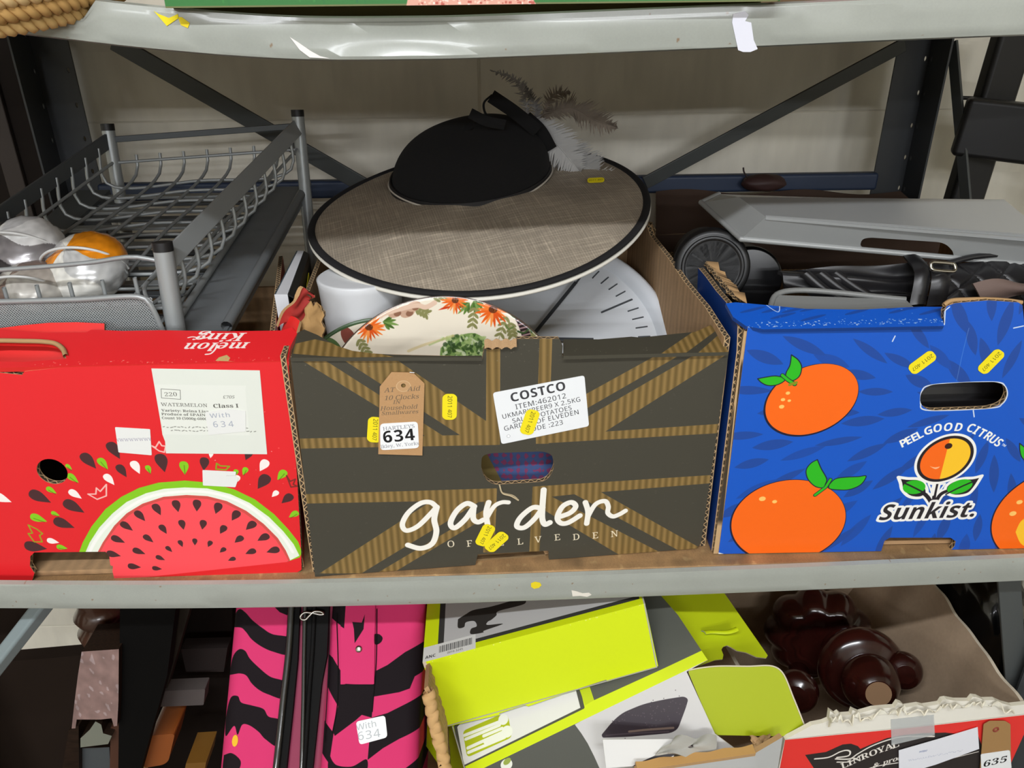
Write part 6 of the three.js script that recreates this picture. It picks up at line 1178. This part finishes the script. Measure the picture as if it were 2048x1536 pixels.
  onFrame('card', FL, rounded(tp, 2), 0.0006, [mat(0xa27c4c, 0.85), paper(0x94703f), paper(0x94703f)], tag, { off: 2.8 / 1000 });
  const sp = [[263.3, -75.4], [302.7, -76.6], [315.7, -112.1], [274.5, -111.7]], sr = bb(sp);
  const st = print(sr, 12, (x) => { fillAll(x, sr, '#f0f2f2'); text(x, '635', 288.4, -93, 16, { font: 'serif', style: 'bold', col: '#141416', a: 0.1, sx: 1.15, gap: 4 }); });
  onFrame('number_sticker', FL, rounded(sp, 3), 0.0004, [mat(0xffffff, 0.45, { map: st }), paper(0xe8e8e8), paper(0xe8e8e8)], tag, { rect: sr, off: 3.4 / 1000 }).userData.label = 'white sticker with the number 635';
  mesh('eyelet', place(new THREE.Mesh(), FL) && new THREE.TorusGeometry(0.003, 0.001, 8, 20).translate(0.2722, -0.0354, 0.003).applyMatrix4(frameMatrix(FL)), mat(0x8a3a2a, 0.6), tag);
  settle(tag);
}
{
  const wood = (seedv) => mat(0xffffff, 0.2, { clearcoat: 0.7, clearcoatRoughness: 0.15, map: grain(128, 128, (u, v) => { const k = 1 + 0.3 * fbm(u * 3, v * 26, seedv); return [50 * k, 17 * k, 13 * k]; }) });
  const turned = (name, label, e, g, prof, lobes = 0, cut = false) => {
    const t = thing(name, label, 'wood turning');
    const E = V3(e), G = V3(g), geo = new THREE.LatheGeometry(prof.map((p) => new THREE.Vector2(p[0], p[1])), lobes ? 96 : 56);
    if (lobes) { const p = geo.attributes.position; for (let i = 0; i < p.count; i++) { const x = p.getX(i), z = p.getZ(i), k = 0.86 + 0.12 * Math.abs(Math.cos(Math.atan2(z, x) * lobes * 0.5)); p.setXYZ(i, x * k, p.getY(i), z * k); } geo.computeVertexNormals(); }
    geo.applyMatrix4(new THREE.Matrix4().makeRotationFromQuaternion(new THREE.Quaternion().setFromUnitVectors(new Vec(0, 1, 0), G.sub(E).normalize())).setPosition(E));
    const o = mesh('body', geo, wood(lobes + 2), t);
    if (cut) { const d = new THREE.CylinderGeometry(0.0162, 0.0162, 0.001, 28); d.applyMatrix4(new THREE.Matrix4().makeRotationFromQuaternion(new THREE.Quaternion().setFromUnitVectors(new Vec(0, 1, 0), G.clone())).setPosition(E)); mesh('bare_end', d, mat(0xa88462, 0.8), t).userData.label = 'pale bare wooden end'; }
    settle(t);
  };
  const sm = (pts, n = 60) => new THREE.SplineCurve(pts.map((p) => new THREE.Vector2(...p))).getPoints(n).map((p) => [Math.max(0.0001, p.x), p.y]);
  turned('turned_finial', 'dark polished turned wooden finial pointing out of the box, with a bare round end', [0.4901, -0.2599, -0.06], [0.5151, -0.3166, -0.21], [[0, 0], ...sm([[0.0165, 0], [0.024, 0.006], [0.033, 0.018], [0.0375, 0.03], [0.036, 0.04], [0.031, 0.046], [0.036, 0.049], [0.05, 0.056], [0.057, 0.068], [0.055, 0.082], [0.04, 0.096], [0.032, 0.105], [0.038, 0.13], [0.03, 0.16]]), [0, 0.165]], 0, true);
  turned('carved_rosette', 'dark lobed wooden rosette behind the turned finial, in the box', [0.4721, -0.3028, -0.19], [0.4936, -0.3153, -0.27], [[0, 0], ...sm([[0.03, 0.002], [0.055, 0.0], [0.07, 0.012], [0.078, 0.03], [0.07, 0.048], [0.05, 0.056]]), [0, 0.058]], 9);
  turned('turned_bun_foot', 'small dark wooden knob right of the turned finial', [0.5407, -0.2608, -0.09], [0.5753, -0.3176, -0.2], [[0, 0], ...sm([[0.012, 0.001], [0.022, 0.008], [0.025, 0.02], [0.02, 0.033], [0.014, 0.04]]), [0.014, 0.09], [0, 0.09]]);
  turned('turned_bun_foot', 'small dark wooden knob by the lime flap, left of the turned finial', [0.3882, -0.269, -0.07], [0.4523, -0.3412, -0.2], [[0, 0], ...sm([[0.012, 0.001], [0.024, 0.008], [0.028, 0.022], [0.022, 0.036], [0.015, 0.044]]), [0.015, 0.1], [0, 0.1]]);
  const bt = thing('metal_bolt', 'small grey metal bolt end above the carved wooden rosette', 'bolt');
  const b0 = [0.5144, -0.2873, -0.25], b1 = [0.5231, -0.276, -0.25];
  mesh('shank', rod(b0, b1, 0.006, 12), mat(0x7d8486, 0.35, { metalness: 0.8 }), bt); mesh('head', rod(b1, lerp3(b0, b1, 1.35), 0.009, 6), mat(0x7d8486, 0.35, { metalness: 0.8 }), bt);
  settle(bt);
}
{
  // black bag at the far right of the lower shelf
  const t = thing('black_sack', 'shiny black plastic sack at the right end of the lower shelf', 'bag');
  const g = new THREE.SphereGeometry(1, 60, 40), p = g.attributes.position;
  for (let i = 0; i < p.count; i++) { const x = p.getX(i), y = p.getY(i), z = p.getZ(i), k = 1 + 0.12 * NOISE.noise(x * 3, y * 3, z * 3) + 0.06 * NOISE.noise(x * 8, y * 8, z * 8); p.setXYZ(i, x * 0.08 * k + 0.695, y * 0.21 * k - 0.32, z * 0.2 * k - 0.3); }
  g.computeVertexNormals();
  mesh('sack', g, mat(0x0a0a0b, 0.22, { clearcoat: 0.5 }), t);
  mesh('knot', new THREE.ConeGeometry(0.03, 0.05, 14, 3).rotateX(Math.PI).translate(0.69, -0.11, -0.3), mat(0x0a0a0b, 0.25), t);
  settle(t);
}

// ---------------------------------------------------------------- lower left: wooden odds and ends
{
  const DKW = mat(0xffffff, 0.5, { map: grain(128, 128, (u, v) => { const k = 1 + 0.25 * fbm(u * 3, v * 24, 3); return [38 * k, 27 * k, 20 * k]; }), specularIntensity: 0.2 });
  const t = thing('turned_post', 'dark turned wooden post with a worn pale square block and notched foot, lower left', 'post');
  const flat = (name, f, pts, th, m, off = 0) => { const z = f; const w = pts.map((p) => [p[0], p[1]]); return mesh(name, cutout(w, th, { off }).translate(0, 0, z), m, t); };
  const worn = mat(0xffffff, 0.5, { map: grain(128, 128, (u, v) => { const k = 1 + 0.15 * fbm(u * 5, v * 5, 3), s = NOISE.noise(u * 14, v * 12, 2); return s > 0.36 ? [162 * k, 142 * k, 140 * k] : [138 * k, 112 * k, 106 * k]; }) });
  const P = (pts) => pts;
  flat('block', -0.06, [[-483.8, -140], [-440.4, -138.2], [-459.5, -221.2], [-470.7, -264], [-475, -264.8], [-474.4, -250.6], [-488.2, -252], [-516.9, -250.4], [-522.1, -265.5], [-526.8, -265.7], [-514.1, -226.8], [-497.4, -177.5]], 0.045, [worn, DKW, DKW]);
  flat('foot', -0.07, [[-527.6, -295.1], [-512.2, -280.1], [-501.9, -266.1], [-496.3, -272], [-497.6, -287.7], [-487.8, -292.8], [-495.8, -307.2], [-531.6, -311.4]], 0.03, [mat(0x75776a, 0.6), DKW, DKW]);
  flat('foot', -0.09, [[-550.7, -336.7], [-509.2, -336.7], [-518, -382.3], [-563.7, -379.6]], 0.03, [mat(0x44484a, 0.6), DKW, DKW]);
  const a = [-0.4983, -0.2079, -0.14], b = [-0.4811, -0.1328, -0.14];
  mesh('turning', new THREE.LatheGeometry([[0, 0], [0.022, 0], [0.026, 0.008], [0.03, 0.02], [0.032, 0.032], [0.024, 0.04], [0.021, 0.046], [0.028, 0.05], [0.031, 0.058], [0.026, 0.066], [0.022, 0.075], [0.03, 0.1], [0.024, 0.13], [0, 0.13]].map((p) => new THREE.Vector2(p[0], p[1])), 40).translate(a[0], a[1], a[2]), mat(0x4a2f22, 0.3, { clearcoat: 0.5 }), t);
  flat('leg', -0.08, [[-546.3, -292.3], [-531.6, -284], [-559.8, -401.5], [-585.8, -399.9]], 0.04, DKW);
  flat('leg', -0.08, [[-492.7, -289.6], [-478.9, -284.6], [-507.4, -404.8], [-520.5, -404]], 0.04, mat(0x4a2c1e, 0.5));
  settle(t);
  const d = thing('dark_plank', 'tall dark wooden panel standing between the worn post and the zebra suitcase', 'panel');
  const cb = (name, z, pts, th, m) => mesh(name, cutout(pts, th).translate(0, 0, z), m, d);
  cb('board', -0.07, [[-429.7, -78.9], [-366.8, -83.6], [-398.6, -193], [-442, -300], [-479.5, -393.2], [-502.2, -391.7]], 0.02, mat(0x080706, 0.8, { specularIntensity: 0.2 }));
  cb('strip', -0.1, [[-381.9, -109.7], [-364.1, -110.5], [-419.3, -245.3], [-433.4, -244.6]], 0.02, mat(0x2a241e, 0.8, { specularIntensity: 0.2 }));
  settle(d);
  const c = thing('wooden_crate', 'dark wooden crate with a grey crossbar and orange-brown end beside the suitcase', 'crate');
  const cc = (name, z, pts, th, m, bev) => mesh(name, cutout(bev ? rounded(pts, bev) : pts, th).translate(0, 0, z), m, c);
  cc('back_board', -0.2, [[-435.5, -196.6], [-356.3, -200.1], [-416.7, -570.7], [-551.5, -562.3]], 0.02, mat(0x16100d, 0.8, { specularIntensity: 0.2 }));
  cc('ledge', -0.16, [[-420.1, -238], [-358.4, -238.7], [-370.6, -281.7], [-421.4, -280.3]], 0.02, mat(0x2a2422, 0.8, { specularIntensity: 0.2 }));
  cc('crossbar', -0.12, [[-444.1, -271.2], [-381.8, -270.6], [-388.9, -299.5], [-452.5, -299.6]], 0.02, mat(0x504946, 0.8), 2);
  cc('end_block', -0.09, [[-453.2, -318.7], [-419.9, -316.3], [-438.4, -367.4], [-446.4, -374.3], [-472.3, -378.9], [-473, -370.3]], 0.05, mat(0x8a4a1e, 0.35), 6);
  cc('end_block', -0.09, [[-416.4, -373.6], [-389.6, -372.8], [-397.7, -399.6], [-424.3, -398]], 0.05, mat(0x74501a, 0.5));
  settle(c);
  const e = thing('brown_board', 'dark brown board leaning at the far lower left, behind the diagonal steel brace', 'board');
  mesh('board', cutout([[-677.2, -114.3], [-565.6, -119.3], [-639.4, -211.3], [-527.2, -203.9], [-602, -452.3], [-782.4, -441.1]].map((p, i) => [p[0], Math.max(p[1], -545)]), 0.02).translate(0, 0, -0.12), mat(0x241b15, 0.8, { specularIntensity: 0.2 }), e);
  mesh('batten', flatBar([-0.6295, -0.4423, -0.22], [-0.6889, -0.5193, -0.2], [1, 0, 0], 0.018, 0.02), mat(0x4a3c2c, 0.6), e);
  settle(e);
}

// ---------------------------------------------------------------- upper shelf
{
  const t = thing('rope_basket', 'round woven seagrass rope basket overhanging the upper shelf at the left', 'basket');
  const c = [-0.3916, 0.5417, -0.05], y0 = 0.5445, R = 0.105;
  const cols = [0xc9a468, 0xb58d52, 0xd4b27c];
  for (let k = 0; k < 10; k++) {
    const y = y0 + 0.005 + k * 0.0098, rr0 = R + (k ? 0.004 : 0) + 0.003 * Math.min(k, 4);
    const gs = [];
    for (const ph of [0, Math.PI]) {
      const pts = [];
      for (let i = 0; i < 460; i++) { const a = (i / 460) * Math.PI * 2, w = a * 46 + ph + k; const r = rr0 + 0.003 * Math.cos(w); pts.push([c[0] + r * Math.cos(a), y + 0.0032 * Math.sin(w), c[2] + r * Math.sin(a)]); }
      gs.push(new THREE.TubeGeometry(new THREE.CatmullRomCurve3(pts.map(V3), true), 920, 0.0038, 6, true));
    }
    mesh('rope_coil', mergeGeometries(gs), mat(cols[k % 3], 0.85), t);
  }
  mesh('base', new THREE.CylinderGeometry(R, R, 0.006, 40).translate(c[0], y0 + 0.004, c[2]), mat(0xb08a50, 0.9), t);
  // the soft basket droops forward over the lip
  for (const o of t.children) { o.geometry.translate(-c[0], -y0, -c[2]).rotateX(0.2).translate(c[0], y0 - 0.0005, c[2]); }
  settle(t);
}
{
  const t = thing('green_box', 'green printed cardboard box with a torn lower edge on the upper shelf', 'box');
  const x0 = -0.2248, x1 = 0.2256, R = [x0 * 1000, 542.5, x1 * 1000, 760];
  const tex = print(R, 2.5, (x) => {
    fillAll(x, R, '#2c7030'); for (let i = 0; i < 1600; i++) { x.fillStyle = ['#256a30', '#3f8a3c', '#35803f', '#1f5a48'][i % 4]; x.globalAlpha = 0.5; x.fillRect(rr(R[0], R[2]), rr(R[1], R[3]), rr(0.6, 2), rr(2, 7)); } x.globalAlpha = 1;
    fillAll(x, [R[0], R[1], R[2], R[1] + 1], '#6f6a40');
    poly(x, [[-52, 541], [-50, 548], [-44, 553], [10, 552], [38, 550], [44, 541]], '#d9a08c'); speckle(x, [-48, 542, 40, 551], 160, ['#f0dcd0', '#b8584a', '#e9c0aa'], 0.6, 1.8);
  });
  const y = 0.5425, GR = mat(0x3f7a38, 0.6);
  mesh('front_panel', cutout([[R[0], y * 1000], [R[2] - 4, y * 1000], [R[2], y * 1000 + 3], [R[2], 760], [R[0], 760]], 0.005, { rect: R }).translate(0, 0, 0.014), [mat(0xffffff, 0.55, { map: tex }), mat(0x8a7a50, 0.9), KRAFT], t);
  mesh('base_panel', box(x0, x1, 0.5345, y + 0.003, -0.33, -0.035), mat(0x5a5a3a, 0.9), t);
  mesh('side_panel', box(x0, x0 + 0.005, y, 0.76, -0.33, 0.009), [GR, GR, KRAFT_PLAIN, KRAFT_PLAIN, GR, GR], t); mesh('side_panel', box(x1 - 0.005, x1, y, 0.76, -0.33, 0.009), [GR, GR, KRAFT_PLAIN, KRAFT_PLAIN, GR, GR], t);
  mesh('back_panel', box(x0, x1, y, 0.76, -0.335, -0.33), GR, t);
  settle(t);
  const r = thing('red_box', 'dark red cardboard box just showing above the upper shelf lip at the right', 'box');
  const RD = mat(0x9c3030, 0.6), a0 = 0.2591;
  mesh('front_panel', box(a0, 0.64, 0.5455, 0.72, -0.03, -0.025, 0.001), RD, r); mesh('side_panel', box(a0, a0 + 0.005, 0.5455, 0.72, -0.33, -0.03), RD, r); mesh('side_panel', box(0.635, 0.64, 0.5455, 0.72, -0.33, -0.03), RD, r); mesh('back_panel', box(a0, 0.64, 0.5455, 0.72, -0.335, -0.33), RD, r); mesh('base_panel', box(a0, 0.64, 0.5455, 0.55, -0.33, -0.03), KRAFT, r);
  settle(r);
}

{
  const t = thing('dark_board', 'tall dark brown board standing behind the rack upright at the far left', 'board');
  mesh('board', box(-0.98, -0.668, 0.001, 0.9, -0.75, -0.7, 0.003), mat(0x1a1410, 0.8, { specularIntensity: 0.3 }), t);
  mesh('batten', box(-0.78, -0.75, 0.001, 0.9, -0.7, -0.69, 0.002), mat(0x2c231d, 0.7), t);
  settle(t);
}
renderer.render(scene, camera);
